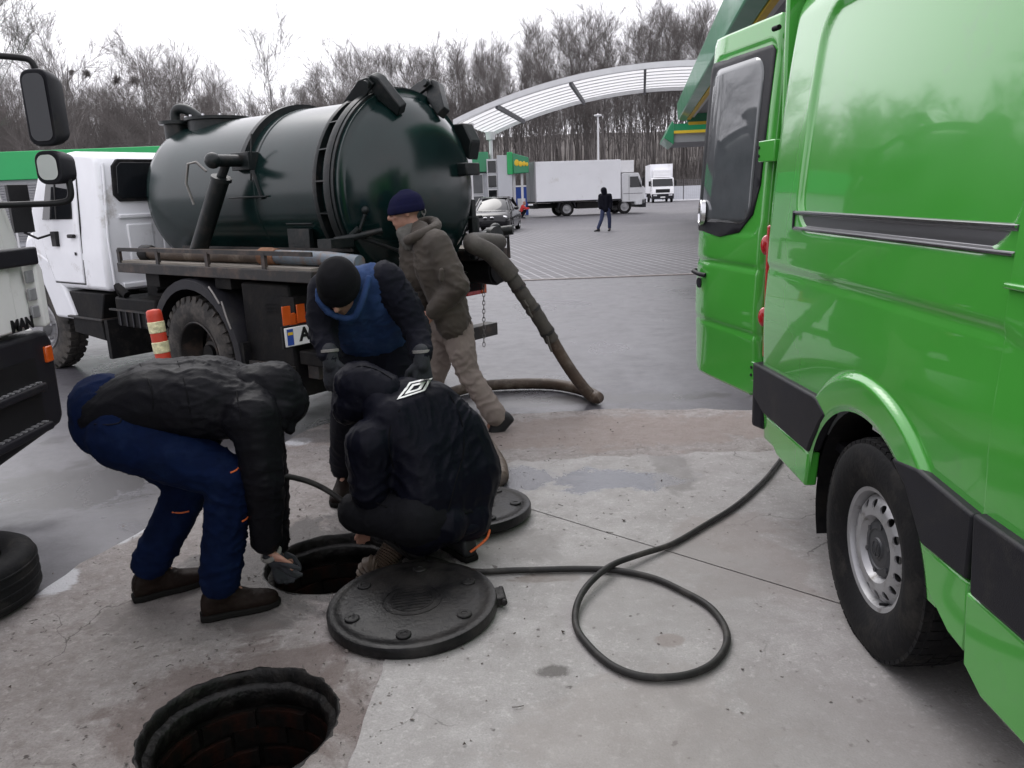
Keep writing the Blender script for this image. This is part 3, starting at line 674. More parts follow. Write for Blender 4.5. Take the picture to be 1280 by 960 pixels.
# ================================================================= WHEELS
def tyre_mesh(r, rim, w, blocks=0, n=64, lug=.012):
    mb = MB(); h = w/2; sh = .012
    prof = [(rim, -h*.72), (rim+.012, -h*.82), (rim+(r-rim)*.45, -h*1.0), (r-.035, -h*.93), (r-.010, -h*.80), (r, -h*.6), (r, h*.6), (r-.010, h*.80), (r-.035, h*.93), (rim+(r-rim)*.45, h), (rim+.012, h*.82), (rim, h*.72)]
    mb.lathe(prof, n=n)
    mb.lathe([(rim+(r-rim)*.78, -h*.985), (rim+(r-rim)*.80, -h*1.01), (rim+(r-rim)*.82, -h*.975)], n=n)
    if blocks:
        for k in range(blocks):
            q = 2*math.pi*k/blocks
            for s_, f0 in ((-1, .0), (1, .5)):
                q0 = q + f0*2*math.pi/blocks; dq = 2*math.pi/blocks*.30
                vs = []
                for rr, y0, y1 in ((r-.03, .94, .12), (r+lug, .86, .15)):
                    for yy in (y0, y1):
                        for a in (-dq, dq): vs.append((rr*math.cos(q0+a), s_*h*yy, rr*math.sin(q0+a)))
                mb.add(vs, [(4,5,7,6),(0,1,5,4),(2,6,7,3),(0,4,6,2),(1,3,7,5)])
        for s_ in (-.03, .03):
            pass
    return mb.mesh('tyre')
def wheel(parent, name, loc, side, r, rim, w, tyre_me, rim_me, tmat, rmat, tilt=0):
    o = link(name, tyre_me, tmat, parent, 35); o.location = loc
    rm = link('rim', rim_me, rmat, o, 35)
    o.rotation_euler = (0, 0, (0 if side > 0 else math.pi) + tilt)
    return o
def steel_rim_mesh(rim, w, holes, hr, hrad, out, hub=.0, depth=.0):
    # barrel + disc with round holes, outer face towards +y
    mb = MB(); h = w/2
    mb.lathe([(rim+.012, h*.86), (rim+.006, h*.90), (rim-.008, h*.86), (rim-.018, h*.6), (rim-.03, -h*.5), (rim-.01, -h*.8), (rim+.012, -h*.86)], n=48)
    R1 = rim-.02
    def zz(rr): 
        f = rr/R1; return out + (-.030*((f-.74)/.26)**2 if f > .74 else (.0 if f > .62 else -.030*((.62-f)/.10 if f > .52 else 1)))
    outer = [(R1*math.cos(2*math.pi*j/64), R1*math.sin(2*math.pi*j/64)) for j in range(64)]
    hs_ = [[(hrad*math.cos(2*math.pi*(k+.5)/holes) + hr*math.cos(q)*1.0, hrad*math.sin(2*math.pi*(k+.5)/holes) + hr*math.sin(q)) for q in [2*math.pi*i/12 for i in range(12)]] for k in range(holes)]
    ex = [(R1*f*math.cos(2*math.pi*j/32), R1*f*math.sin(2*math.pi*j/32)) for f in (.2, .46, .50, .53, .56, .59, .62, .66, .96) for j in range(32)]
    v, f = polygon_sheet(outer, hs_, ex)
    nv = len(v)
    mb.add([(x, zz(math.hypot(x, z)), z) for x, z in v], f)
    mb.add([(x, zz(math.hypot(x, z))-.006, z) for x, z in v], f)
    for hole in hs_:
        n = len(hole)
        mb.add([(x, zz(math.hypot(x,z)), z) for x, z in hole] + [(x, zz(math.hypot(x,z))-.006, z) for x, z in hole], [(i, (i+1)%n, n+(i+1)%n, n+i) for i in range(n)])
    return mb.mesh('rim')

# ================================================================= GREEN VAN
van = thing('green_van', 'glossy green panel van with open rear door and dark side trim', 'van', (1.22, 2.6, 0))
WY, WZ, WR = .05, .352, .475           # rear wheel arch centre in the van's own frame (y along the van, rear = +y)
RE = 1.26                             # rear end
def sst(x, a, b):
    t = min(1, max(0, (x-a)/(b-a))); return t*t*(3-2*t)
def rrect(y, z, y0, y1, z0, z1, r):
    dx = max(y0+r-y, y-(y1-r)); dz = max(z0+r-z, z-(z1-r))
    return r - math.hypot(max(dx,0), max(dz,0)) - (0) if (dx > 0 and dz > 0) else r - max(dx, dz)
def side_x(y, z):                     # inward offset of the side panel
    x = 0.0
    if z > 1.22: x += .105*((z-1.22)/1.15)**1.6
    if z < .75: x += .03*((.75-z)/.5)**2
    if z > 2.30: x += .10*((z-2.30)/.22)**2
    if y > RE-.10: x += .055*((y-(RE-.10))/.10)**2.2
    x -= .012*math.exp(-((z-1.02)/.16)**2)
    x += .017*sst(rrect(y, z, -.66, .86, 1.418, 2.30, .16), 0, .032)               # pressed upper panel
    x += .017*sst(rrect(y, z, -3.3, -.76, 1.52, 2.30, .16), 0, .032)
    x += .010*math.exp(-((z-1.238)/.016)**2) * sst(y, -.80, -.60)                  # belt crease
    x += .006*sst(1.238-z, 0, .02)*sst(z, .8, 1.1)
    d = math.hypot(y-WY, z-WZ)
    if z > WZ-.2: x -= .024*sst(.615-d, 0, .022) - .010*sst(.50-d, 0, .035)
    x -= .014*sst(-.672-y, 0, .006)                                               # sliding door stands proud
    for yy in (-.668, -1.98): x += .012*math.exp(-((y-yy)/.004)**2) if z > .5 else 0
    return x
def ylines():
    ys = list(np.arange(-.62, .62, .0072)) + list(np.arange(.62, RE, .013)) + list(np.arange(-1.2, -.72, .03)) + list(np.arange(-3.4, -1.2, .09)) + list(np.arange(-.72, -.62, .0025)) + [RE]
    return sorted(set(round(float(y), 5) for y in ys))
def zlines(): return [round(float(z), 5) for z in list(np.arange(.40, 1.0, .0072)) + list(np.arange(1.0, 1.36, .0125)) + list(np.arange(1.36, 2.52, .0155))]
Ys, Zs = ylines(), zlines()
mb = MB(); idx = {}
for j, z in enumerate(Zs):
    for i, y in enumerate(Ys):
        yy, z_ = y, z; d = math.hypot(y-WY, z-WZ)
        if d < WR+.009 and d > WR-.0075: yy = WY+(y-WY)*WR/d; z_ = WZ+(z-WZ)*WR/d
        idx[(i, j)] = (len(mb.v)); mb.v.append((side_x(yy, z_), yy, z_))
for j in range(len(Zs)-1):
    for i in range(len(Ys)-1):
        q = [(i, j), (i+1, j), (i+1, j+1), (i, j+1)]
        if all(math.hypot(Ys[a]-WY, Zs[b]-WZ) > WR-.0075 for a, b in q):
            mb.f.append(tuple(idx[k] for k in q)); mb.m.append(0)
mb.build('side_panel', M['van'], van, smooth=50)
def body_box(mb, y0, y1):             # rest of the shell, the far side and the roof
    secs = []
    for y in (y0, y1):
        secs.append([(.10, y, 2.50), (.28, y, 2.62), (1.0, y, 2.68), (1.70, y, 2.62), (1.88, y, 2.50), (1.97, y, 1.3), (1.98, y, .8), (1.95, y, .45), (1.90, y, .45)])
    n = 9; mb.add(secs[0]+secs[1], [(i, i+1, n+i+1, n+i) for i in range(n-1) if i != 8] )
b = MB(); body_box(b, -3.4, RE-.01)
b.build('body_shell', M['van'], van, smooth=60)
# cab and bonnet
b = MB(); b.prism([(-3.4, .45), (-3.4, 2.5), (-3.55, 2.55), (-4.2, 1.45), (-4.75, 1.2), (-4.85, .5)], 'x', .04, 1.94); b.build('cab', M['van'], van, bev=.06, seg=3)
b = MB(); b.add([(.14, -3.60, 2.42), (1.84, -3.60, 2.42), (1.84, -4.19, 1.50), (.14, -4.19, 1.50)], [(0,1,2,3)]); b.add([(.03, -3.45, 1.45), (.03, -4.1, 1.45), (.03, -3.65, 2.2), (.03, -3.45, 2.3)], [(0,1,2,3)]); b.build('windscreen', M['glassdark'], van)
# inside of the load space seen past the open door
b = MB(); b.box(.10, 1.85, RE-2.2, RE-2.15, .6, 2.4); b.box(.08, 1.9, -2, RE-.02, .56, .6); b.build('load_floor', M['trim'], van)
# rear pillar with door shut
b = MB(); b.box(.072, .16, RE-.004, RE+.03, .80, 2.46); b.build('rear_pillar', M['van'], van, bev=.012)
b = MB(); b.box(.16, .20, RE-.03, RE+.015, .8, 2.44); b.build('door_seal', M['rubber'], van)
# wheel arch liner
b = MB(); n = 28; vv = []
for xx, rr in ((.03, WR+.005), (.42, WR+.005), (.42, .05)):
    for k in range(n+1):
        q = -.35 + (math.pi+.7)*k/n; vv.append((xx, WY+rr*math.cos(q), WZ+rr*math.sin(q)))
b.add(vv, [(a_*(n+1)+k, a_*(n+1)+k+1, (a_+1)*(n+1)+k+1, (a_+1)*(n+1)+k) for a_ in range(2) for k in range(n)]); b.build('arch_liner', M['chassis'], van)
b = MB(); b.box(.06, .09, .02, .13, WZ+.40, WZ+.425); b.build('sticker', M['white'], van)
# sliding door rail
b = MB()
RX = side_x(0.1, 1.46)
y0, y1 = -.655, .862
b.mi = 0
b.add([(RX+dx, y, z) for y in (y0, y1) for dx, z in ((-.020, 1.428), (-.022, 1.436), (-.008, 1.443), (-.006, 1.482), (-.020, 1.488), (-.020, 1.502), (.02, 1.504), (.02, 1.424))],
      [tuple(range(8)), tuple(range(15, 7, -1))] + [(i, (i+1)%8, 8+(i+1)%8, 8+i) for i in range(8)])
b.build('door_rail', M['rail'], van, bev=.0015)
for z in (1.430, 1.4975):
    b = MB(); b.box(RX-.0255, RX-.0205, y0, y1, z-.003, z+.003); b.build('rail_bead', M['chrome'], van)
b = MB(); b.box(RX-.024, RX+.01, y1+.001, y1+.016, 1.425, 1.503); b.build('rail_end_cap', M['trim'], van, bev=.003)
b = MB(); b.box(side_x(-.69,1.36)-.012, side_x(-.69,1.36)+.01, -.80, -.668, 1.352, 1.366); b.build('rail_bracket', M['van'], van, bev=.004)
# lower trim: black band and green sill, panel by panel
def trim(name, poly, x0, x1, m): 
    b = MB(); b.prism(poly, 'x', x0, x1); return b.build(name, m, van, bev=.010, seg=2, smooth=40)
trim('side_trim', [(RE-.005, .765), (.47, .795), (.43, .79), (.345, .748), (.394, .70), (.469, .60), (.500, .548), (1.08, .553), (RE-.03, .60)], -.030, .03, M['trim'])
trim('side_trim', [(-.195, .760), (-.36, .782), (-.655, .757), (-.655, .57), (-.41, .565), (-.356, .63), (-.294, .70)], -.030, .03, M['trim'])
trim('side_trim', [(-.68, .775), (-1.97, .76), (-1.97, .545), (-.70, .555)], -.046, .02, M['trim'])
trim('side_trim', [(-1.99, .775), (-3.3, .76), (-3.3, .545), (-1.99, .555)], -.040, .02, M['trim'])
trim('sill_panel', [(1.05, .548), (.502, .543), (.525, .39), (.88, .405), (1.0, .46)], -.022, .03, M['van'])
trim('sill_panel', [(-.415, .560), (-.655, .565), (-.668, .36), (-.58, .37), (-.45, .44)], -.022, .03, M['van'])
trim('sill_panel', [(-.672, .55), (-1.97, .54), (-1.97, .29), (-.78, .30), (-.69, .345)], -.038, .02, M['van'])
trim('sill_panel', [(-1.99, .55), (-3.3, .54), (-3.3, .33), (-1.99, .33)], -.032, .02, M['van'])
b = MB(); b.prism([(-.03, RE-.02), (.0, RE+.05), (.10, RE+.10), (1.9, RE+.10), (1.99, RE-.02), (1.9, RE-.1), (.0, RE-.10)], 'z', .44, .755)
b.build('rear_bumper', M['trim'], van, bev=.02, seg=3)
b = MB(); b.box(.36, 1.62, -3.3, RE-.1, .20, .56); b.box(.06, .36, -3.3, -.56, .30, .56); b.box(.06, .36, .60, RE-.2, .40, .56); b.build('underbody', M['chassis'], van)
# tail lamp
b = MB(); b.prism([(.004, RE-.050), (.018, RE+.0), (.045, RE+.045), (.14, RE+.05), (.14, RE-.02), (.03, RE-.055)], 'z', .79, 1.43); b.build('tail_lamp', M['redlamp'], van, bev=.014, seg=3)
for z in (.98, 1.33):
    b = MB(); b.ell((.035, RE+.045, z), (.03, .03, .05), 12, 8); b.build('lamp_bulge', M['redlamp'], van)
# wheels
vt = tyre_mesh(.380, .213, .235, 0, 72)
tb = MB()                              # tread of the van tyre: ribs cut by sipes
for k in range(60):
    q = 2*math.pi*k/60; dq = 2*math.pi/60*.42
    for y0_, y1_, sh_ in ((-.098, -.078, .0), (-.072, -.028, .25), (-.020, .020, .5), (.028, .072, .75), (.078, .098, .0)):
        qs = q + sh_*2*math.pi/60; edge_ = abs(y0_+y1_)/2 > .075
        ro = .3775 if edge_ else .3845
        vs = [(rr*math.cos(qs+a), yy, rr*math.sin(qs+a)) for rr in (.358, ro) for yy in (y0_, y1_) for a in (-dq, dq)]
        tb.add(vs, [(4,5,7,6),(0,1,5,4),(2,6,7,3),(0,4,6,2),(1,3,7,5)])
tread_me = tb.mesh('tread')
rim_me = steel_rim_mesh(.208, .19, 16, .0150, .158, .082)
for (lx, ly, sd_) in ((.088, -.062, -1), (1.87, -.062, 1), (.155, -3.66, -1), (1.82, -3.66, 1)):
    o = link('wheel', vt, M['rubber'], van, 40); o.location = (lx, ly, .383); o.rotation_euler = (0, .4, math.pi/2 if sd_ < 0 else -math.pi/2)
    tr_ = link('tread', tread_me, M['rubber'], o, 0)
    rm = link('rim', rim_me, M['steel'], o, 40)
    hb = MB(); hb.lathe([(.100, .045), (.100, .056), (.094, .066), (.07, .072), (.066, .068), (.040, .070), (.036, .075), (.001, .077)], n=32); hb.build('hub_cap', M['hubdark'], o)
    eb = MB(); eb.lathe([(.030, .074), (.030, .0785), (.026, .0785), (.026, .074)], n=28)
    for a_, b_ in (((-.017,.018),(-.005,-.002)), ((-.005,-.002),(.005,-.002)), ((.005,-.002),(.017,.018)), ((-.021,.008),(-.009,-.022)), ((-.009,-.022),(0,-.004)), ((0,-.004),(.009,-.022)), ((.009,-.022),(.021,.008))):
        eb.bar((a_[0], .0765, a_[1]), (b_[0], .0765, b_[1]), .004, .004, up=(0,1,0))
    eb.build('emblem', M['hubdark'], o)
    for k in range(6):
        q = 2*math.pi*k/6; bn = MB(); bn.cyl((.083*math.cos(q), .060, .083*math.sin(q)), (.083*math.cos(q), .073, .083*math.sin(q)), .010, n=6); bn.build('wheel_bolt', M['hubdark'], o)
    vl = MB(); vl.cyl((.0, .045, -.19), (.0, .085, -.185), .005, n=8); vl.build('valve', M['black'], o)
# open rear door: hinged at the pillar, swung out past ninety degrees
dr = bpy.data.objects.new('rear_door', None); C.objects.link(dr); dr.parent = van
dr.location = (.045, RE+.15, 0); dr.rotation_euler = (0, 0, R_(12))        # door frame: local y runs from hinge to free edge, outside towards -x
def door_x(y, z):
    x = .085*max(0, (z-1.25)/1.15)**1.4 - .012*math.exp(-((z-.95)/.2)**2)
    x += .022*max(0, (y-.55)/.22)**2.2 + .05*max(0, (.05-y)/.05)**2
    x += .010*math.exp(-((z-1.20)/.014)**2)*sst(y, .0, .08) + .008*math.exp(-((z-.86)/.014)**2)
    if z > 1.36: x += .006*sst(rrect(y, z, .03, .74, 1.36, 2.30, .10), 0, .01)
    return x
DY, DZ = np.arange(0, .775, .0125), np.arange(.54, 2.405, .0125)
def in_door(y, z):
    r = .10
    if z < .54+.22*(y/.775): pass
    return rrect(y, z, -.0, .775, .54, 2.42, .10) > -.002
mb = MB(); id2 = {}
for j, z in enumerate(DZ):
    for i, y in enumerate(DY):
        id2[(i,j)] = len(mb.v); mb.v.append((door_x(y, z), float(y), float(z)))
for j in range(len(DZ)-1):
    for i in range(len(DY)-1):
        if in_door(DY[i]+.006, DZ[j]+.006): mb.f.append((id2[(i,j)], id2[(i+1,j)], id2[(i+1,j+1)], id2[(i,j+1)])); mb.m.append(0)
o = mb.build('outer_skin', M['van'], dr, smooth=50)
sm = o.modifiers.new('solid', 'SOLIDIFY'); sm.thickness = .03; sm.offset = -1
b = MB(); b.add([(x, y, z) for z, x0, x1 in ((.60,.05,.11),(1.3,.05,.11),(2.33,.125,.185)) for x, y in ((x0,.03),(x1,.03),(x1,.70),(x0,.70))], [(0,1,2,3),(8,11,10,9)]+[(k*4+i,k*4+(i+1)%4,k*4+4+(i+1)%4,k*4+4+i) for k in (0,1) for i in range(4)]); b.build('inner_panel', M['van'], dr, bev=.02)
def door_plate(name, poly, lift, th, m):                       # plate following the door's curve
    v, f = polygon_sheet(poly, [], [(y, z) for y in np.arange(.02, .78, .03) for z in np.arange(1.3, 2.36, .05) if True])
    mb = MB(); mb.add([(door_x(y, z)-lift, y, z) for y, z in v], f); o = mb.build(name, m, dr, smooth=60)
    s_ = o.modifiers.new('solid', 'SOLIDIFY'); s_.thickness = th; s_.offset = 0; return o
def rpoly(y0, y1, z0, z1, r, n=6):
    out = []
    for cy, cz, q0 in ((y1-r, z1-r, 0), (y0+r, z1-r, 90), (y0+r, z0+r, 180), (y1-r, z0+r, 270)):
        out += [(cy+r*math.cos(R_(q0+90*k/n)), cz+r*math.sin(R_(q0+90*k/n))) for k in range(n+1)]
    return out
door_plate('window_surround', [(.06, 2.24), (.10, 2.27), (.74, 2.28), (.77, 2.25), (.77, 1.40), (.755, 1.37), (.45, 1.345), (.25, 1.375), (.12, 1.47), (.07, 1.62)], .0035, .006, M['trim'])
door_plate('window_pane', rpoly(.14, .73, 1.42, 2.235, .11), .0060, .005, M['doorglass'])
b = MB()                                # round badge on the free edge
c = Vector((door_x(.70, 1.47)-.012, .70, 1.47)); ax = Vector((-1, .35, .05)).normalized()
b.lathe([(.073, -.01), (.073, .012), (.068, .018), (.060, .018), (.058, .010), (.001, .008)], o=c, ax=ax, n=32)
b.build('badge', M['chrome'], dr)
b = MB(); b.tube([(door_x(.66,1.14)-.006, .735, 1.14), (-.028, .72, 1.135), (-.030, .64, 1.125), (door_x(.6,1.12)-.004, .60, 1.12)], .013, 10); b.build('door_handle', M['trim'], dr)
b = MB(); b.lathe([(.03, 0), (.03, .012), (.001, .014)], o=(door_x(.69,1.06)+.004, .69, 1.07), ax=(-1,0,0), n=16); b.build('lock', M['trim'], dr)
for z in (1.72, .63):
    b = MB(); b.box(-.022, .05, -.12, .03, z, z+.10); b.build('hinge', M['van'], dr, bev=.005)
    for zz_ in (z+.03, z+.07):
        b = MB(); b.cyl((-.021, .02, zz_), (-.028, .02, zz_), .008, n=10); b.build('hinge_bolt', M['trim'], dr)
b = MB(); b.cyl((.02, -.05, 2.32), (.02, .0, 2.32), .012, n=10); b.build('stop_buffer', M['rubber'], dr)
# the other rear door, swung out on the far side
b = MB(); b.box(1.93, 1.99, RE+.03, RE+.80, .54, 2.42); b.build('rear_door', M['van'], van, bev=.03)
# ================================================================= VACUUM TRUCK (own frame: x forward from the rear axle, y to its left, z up)
GA = R_(52); gu = Vector((-math.sin(GA), math.cos(GA))); gl = Vector((-math.cos(GA), -math.sin(GA)))
gp = Vector((-2.472, 6.2)) - gl*1.05
gz_ = thing('vacuum_truck', 'white cab vacuum truck carrying a dark green tank, rear towards the camera', 'tanker truck', (gp.x, gp.y, 0), GA + math.pi/2)
def part(name, m, f, parent=gz_, bev=0.0, smooth=38, seg=2):
    b = MB(); f(b); return b.build(name, m, parent, bev, smooth, seg)
def gw(x, y, z):                 # truck frame -> world
    q = gp + gu*x + gl*y; return Vector((q.x, q.y, z))
# chassis
for s in (-.42, .42): part('frame_rail', M['chassis'], lambda b: b.box(-1.25, 4.0, s-.04, s+.04, .62, .82))
part('axle', M['chassis'], lambda b: (b.cyl((0,-.95,.46),(0,.95,.46),.07), b.ell((0,0,.46),(.2,.22,.2)), b.cyl((3.2,-.8,.45),(3.2,.8,.45),.05)))
part('subframe', M['chassis'], lambda b: (b.box(-1.2, 1.1, -.5, .5, .82, 1.0), b.box(-1.15,-.9,-1.0,1.0,.84,.92), b.box(.5,.7,-1.0,1.0,.98,1.08), b.box(-.5,-.3,-1.0,1.0,1.0,1.08), b.box(-1.3,1.0,.45,.62,.70,1.06)))
part('side_shield', M['chassis'], lambda b: b.box(-1.18, -.62, .60, 1.0, .25, 1.06), bev=.02)
part('tool_box', M['chassis'], lambda b: b.box(.62, 1.1, .3, .8, .6, 1.06), bev=.02)
# tank
ZC, TR = 1.68, .65
def lens(x0, dx, r, n=9): return [(r*math.cos(math.pi/2*k/n), x0 + dx*math.sin(math.pi/2*k/n)) for k in range(n)] + [(.001, x0+dx)]
part('tank_barrel', M['tank'], lambda b: b.lathe([(.001, 1.36), (.30, 1.34), (.50, 1.295), (.60, 1.24), (.642, 1.17), (TR, 1.10)] + [(TR, .98-.17*k) for k in range(1, 14)] + [(TR, -1.36)], o=(0,0,ZC), ax=(1,0,0), n=72), smooth=40)
dome = part('rear_dome', M['tank'], lambda b: b.lathe([(.70, -1.40), (.70, -1.43), (.655, -1.432), (.645, -1.45), (.60, -1.51), (.52, -1.58), (.40, -1.645), (.25, -1.685), (.1, -1.70), (.001, -1.702)], o=(0,0,ZC), ax=(1,0,0), n=72), smooth=60)
part('rear_flange', M['tankfit'], lambda b: (b.lathe([(TR-.01, -1.16), (.70, -1.16), (.705, -1.18), (.70, -1.20), (TR-.01, -1.20)], o=(0,0,ZC), ax=(1,0,0), n=72), b.lathe([(TR-.01, -1.30), (.72, -1.30), (.725, -1.335), (.72, -1.365), (TR-.01, -1.365)], o=(0,0,ZC), ax=(1,0,0), n=72), b.lathe([(TR-.01, -1.372), (.715, -1.372), (.715, -1.398), (TR-.01, -1.398)], o=(0,0,ZC), ax=(1,0,0), n=72)))
for k in range(20):
    q = 2*math.pi*(k+.3)/20
    part('flange_gusset', M['tankfit'], lambda b: b.bar((-1.18, (TR+.02)*math.cos(q), ZC+(TR+.02)*math.sin(q)), (-1.30, (TR+.03)*math.cos(q), ZC+(TR+.03)*math.sin(q)), .010, .06, up=(0, math.cos(q), math.sin(q))))
for x0, x1 in ((-.18, -.30), ):           # band over the barrel, only the upper part
    part('tank_band', M['tankfit'], lambda b: b.lathe([(TR-.01, x1), (TR+.045, x1), (TR+.045, x1+.05), (TR-.01, x1+.05)], o=(0,0,ZC), ax=(1,0,0), n=40, a0=R_(180+18), a1=R_(360-18)) )
part('barrel_seam', M['tank'], lambda b: b.lathe([(TR-.003, -.42), (TR+.006, -.41), (TR+.006, -.39), (TR-.003, -.38)], o=(0,0,ZC), ax=(1,0,0), n=72))
# hinge lugs of the rear lid
for q in (R_(112), R_(68), R_(30)):
    d = Vector((0, -math.cos(q), math.sin(q))); tn = Vector((0, math.sin(q), math.cos(q)))
    base = Vector((0, 0, ZC)) + d*.70
    big = q != R_(30)
    for sft in ((-.05, .05) if big else (0,)):
        b = MB(); pts = [(-1.08, -.03), (-1.34, .12), (-1.43, .13), (-1.47, .08), (-1.30, -.03)] if True else []
        w_ = .05
        vs = [base + Vector((px, 0, 0)) + d*h + tn*(sft + e*.012) for e in (-1, 1) for px, h in pts]
        n = len(pts); b.add(vs, [tuple(range(n)), tuple(range(2*n-1, n-1, -1))] + [(i, (i+1)%n, n+(i+1)%n, n+i) for i in range(n)]); b.build('hinge_lug', M['tankfit'], gz_, bev=.004)
    if not big: continue
    b = MB(); pts = [(-1.38, .10), (-1.45, .14), (-1.51, .11), (-1.63, -.10), (-1.58, -.16), (-1.44, -.03)]
    vs = [base + Vector((px, 0, 0)) + d*h + tn*(e*.038) for e in (-1, 1) for px, h in pts]; n = len(pts)
    b.add(vs, [tuple(range(n)), tuple(range(2*n-1, n-1, -1))] + [(i, (i+1)%n, n+(i+1)%n, n+i) for i in range(n)]); b.build('lid_arm', M['tankfit'], gz_, bev=.008)
    b = MB(); b.cyl(base + Vector((-1.42, 0, 0)) + d*.09 - tn*.085, base + Vector((-1.42, 0, 0)) + d*.09 + tn*.085, .028, n=12); b.build('hinge_pin', M['tankfit'], gz_)
# fittings on the lid
part('lid_box', M['tankfit'], lambda b: b.box(-1.76, -1.62, -.42, -.26, ZC+.08, ZC+.17), bev=.01)
part('side_plate', M['tankfit'], lambda b: b.box(-1.52, -1.46, -.64, -.59, 1.10, 1.58), bev=.012)
part('side_plate', M['tankfit'], lambda b: b.prism([(-1.56,1.88),(-1.44,1.98),(-1.36,2.16),(-1.52,2.16),(-1.60,2.02)], 'y', -.64, -.52), bev=.012)
# pressure stud and crank handles at the left of the lid
part('lid_clamp', M['tankfit'], lambda b: (b.tube([gwl(p) for p in ()], .01) if False else b.tube([(-1.36,.60,1.36),(-1.46,.66,1.36),(-1.52,.62,1.42)], .022, 8), b.cyl((-1.40,.74,1.34),(-1.62,.50,1.40),.03,.02,10), b.ell((-1.55,.58,1.54),.028,10,8), b.cyl((-1.52,.62,1.40),(-1.55,.58,1.52),.012,n=8), b.tube([(-1.50,.60,1.36),(-1.62,.42,1.27),(-1.66,.36,1.24)],[.014,.012,.018],8), b.box(-1.50,-1.36,.66,.86,1.30,1.36)), bev=0)
part('tank_bracket', M['tankfit'], lambda b: (b.box(-1.0, -.75, .60, .64, 1.28, 1.42), b.box(-1.02,-.72,.585,.625,1.45,1.46)), bev=.004)
# lifting ram on the left side
part('lifting_ram', M['tankfit'], lambda b: (b.cyl((.12,.86,1.24),(-.22,.80,1.80),.068,n=18), b.cyl((-.22,.80,1.80),(-.29,.79,1.90),.035,n=12), b.cyl((-.30,.60,1.93),(-.30,.92,1.93),.045,n=14), b.ell((-.30,.90,1.93),.06,12,8), b.cyl((-.225,.80,1.79),(-.235,.80,1.815),.078,n=16)))
part('ram_bracket', M['tankfit'], lambda b: (b.box(-.42,-.20,.58,.68,1.86,1.99), b.bar((-.36,.64,1.96),(-.52,.66,1.64),.03,.012), b.bar((-.10,.66,1.66),(-.58,.66,1.66),.03,.012), b.bar((-.44,.64,2.12),(-.40,.66,1.78),.012,.012)), bev=.004)
part('hydraulic_line', M['chain'], lambda b: b.tube([(.02,.90,1.62),(.04,.93,1.78),(-.02,.93,1.92),(-.08,.90,1.93),(-.14,.86,1.86)], .010, 8))
# hatch, pipe and valve on top of the tank
part('top_hatch', M['tankfit'], lambda b: (b.lathe([(.26, .50), (.26, .650), (.29, .655), (.29, .68), (.001, .69)], o=(.84,.06,ZC), ax=(0,0,1), n=32),))
for k in range(12):
    q = 2*math.pi*k/12; part('hatch_bolt', M['chrome'], lambda b: b.cyl((.84+.272*math.cos(q), .06+.272*math.sin(q), ZC+.675), (.84+.272*math.cos(q), .06+.272*math.sin(q), ZC+.695), .012, n=6))
part('overflow_pot', M['tankfit'], lambda b: (b.lathe([(.10, .30), (.105, .64), (.145, .642), (.145, .67), (.001, .68)], o=(1.20,.26,ZC), ax=(0,0,1), n=24), b.tube(smooth_path([(1.20,.26,ZC+.66),(1.19,.26,ZC+.74),(1.14,.24,ZC+.775),(1.06,.20,ZC+.75),(.96,.14,ZC+.66)], 5), .045, 12)))
# side walkways with rails and stored hoses
for s in (1, -1):
    part('walkway', M['darksteel'], lambda b: b.box(-1.50, 1.06, min(s*.66,s*1.05), max(s*.66,s*1.05), 1.085, 1.165), bev=.006)
    part('deck', M['wood'], lambda b: b.box(-1.48, 1.04, min(s*.67,s*1.03), max(s*.67,s*1.03), 1.166, 1.182))
    part('rail', M['darksteel'], lambda b: (b.bar((-1.5, s*1.03, 1.275), (1.04, s*1.03, 1.275), .018, .03), b.bar((-1.5,s*.68,1.275),(.62,s*.68,1.275),.018,.02)))
    for xx in (1.03, .42, -.28, -.98): part('rail_post', M['darksteel'], lambda b: b.box(xx-.02, xx+.02, s*1.03-.012, s*1.03+.012, 1.165, 1.275))
part('stored_hose', M['hosebrown'], lambda b: b.tube([(.80,.88,1.235),(.3,.90,1.232),(-.4,.90,1.235),(-.78,.90,1.24)], .050, 14))
part('hose_coupling', M['rust'], lambda b: b.lathe([(.052,-.78),(.064,-.79),(.064,-.90),(.058,-.91),(.058,-.96),(.052,-.965)], o=(0,.90,1.24), ax=(1,0,0), n=18))
part('stored_pipe', M['pipeblue'], lambda b: b.tube([(-.93,.90,1.24),(-1.5,.90,1.235),(-1.8,.89,1.215)], .050, 14))
part('hose_plug', M['black'], lambda b: b.lathe([(.055,.78),(.07,.80),(.07,.90),(.03,.91),(.001,.91)], o=(0,.88,1.235), ax=(1,0,0), n=14))
# rear mudguards and wheels
def mudguard(b, s, r0=.58, r1=.61, y0=.50, y1=1.07):
    n = 22
    for a, c in ((r0, r1),):
        vs = []
        for (rr, yy) in ((r1, y0), (r1, y1-.03), (r1-.012, y1), (r0-.05, y1), (r0-.05, y1-.012), (r0, y1-.03), (r0, y0)):
            for k in range(n+1):
                q = R_(-22) + R_(205)*k/n
                x = -rr*math.cos(q)*1.02 - .02; z = .46+rr*math.sin(q)
                vs.append((x, s*yy, z))
        b.add(vs, [(i*(n+1)+k, ((i+1)%7)*(n+1)+k, ((i+1)%7)*(n+1)+k+1, i*(n+1)+k+1) for i in range(7) for k in range(n)])
for s in (1, -1):
    part('mudguard', M['trim'], lambda b: mudguard(b, s), bev=.0, smooth=50)
    part('mud_flap', M['rubber'], lambda b: b.box(-.66, -.62, min(s*.50,s*1.06), max(s*.50,s*1.06), .16, .62))
part('flap_bar', M['darksteel'], lambda b: b.box(-1.19, -.68, 1.012, 1.04, .44, .49))
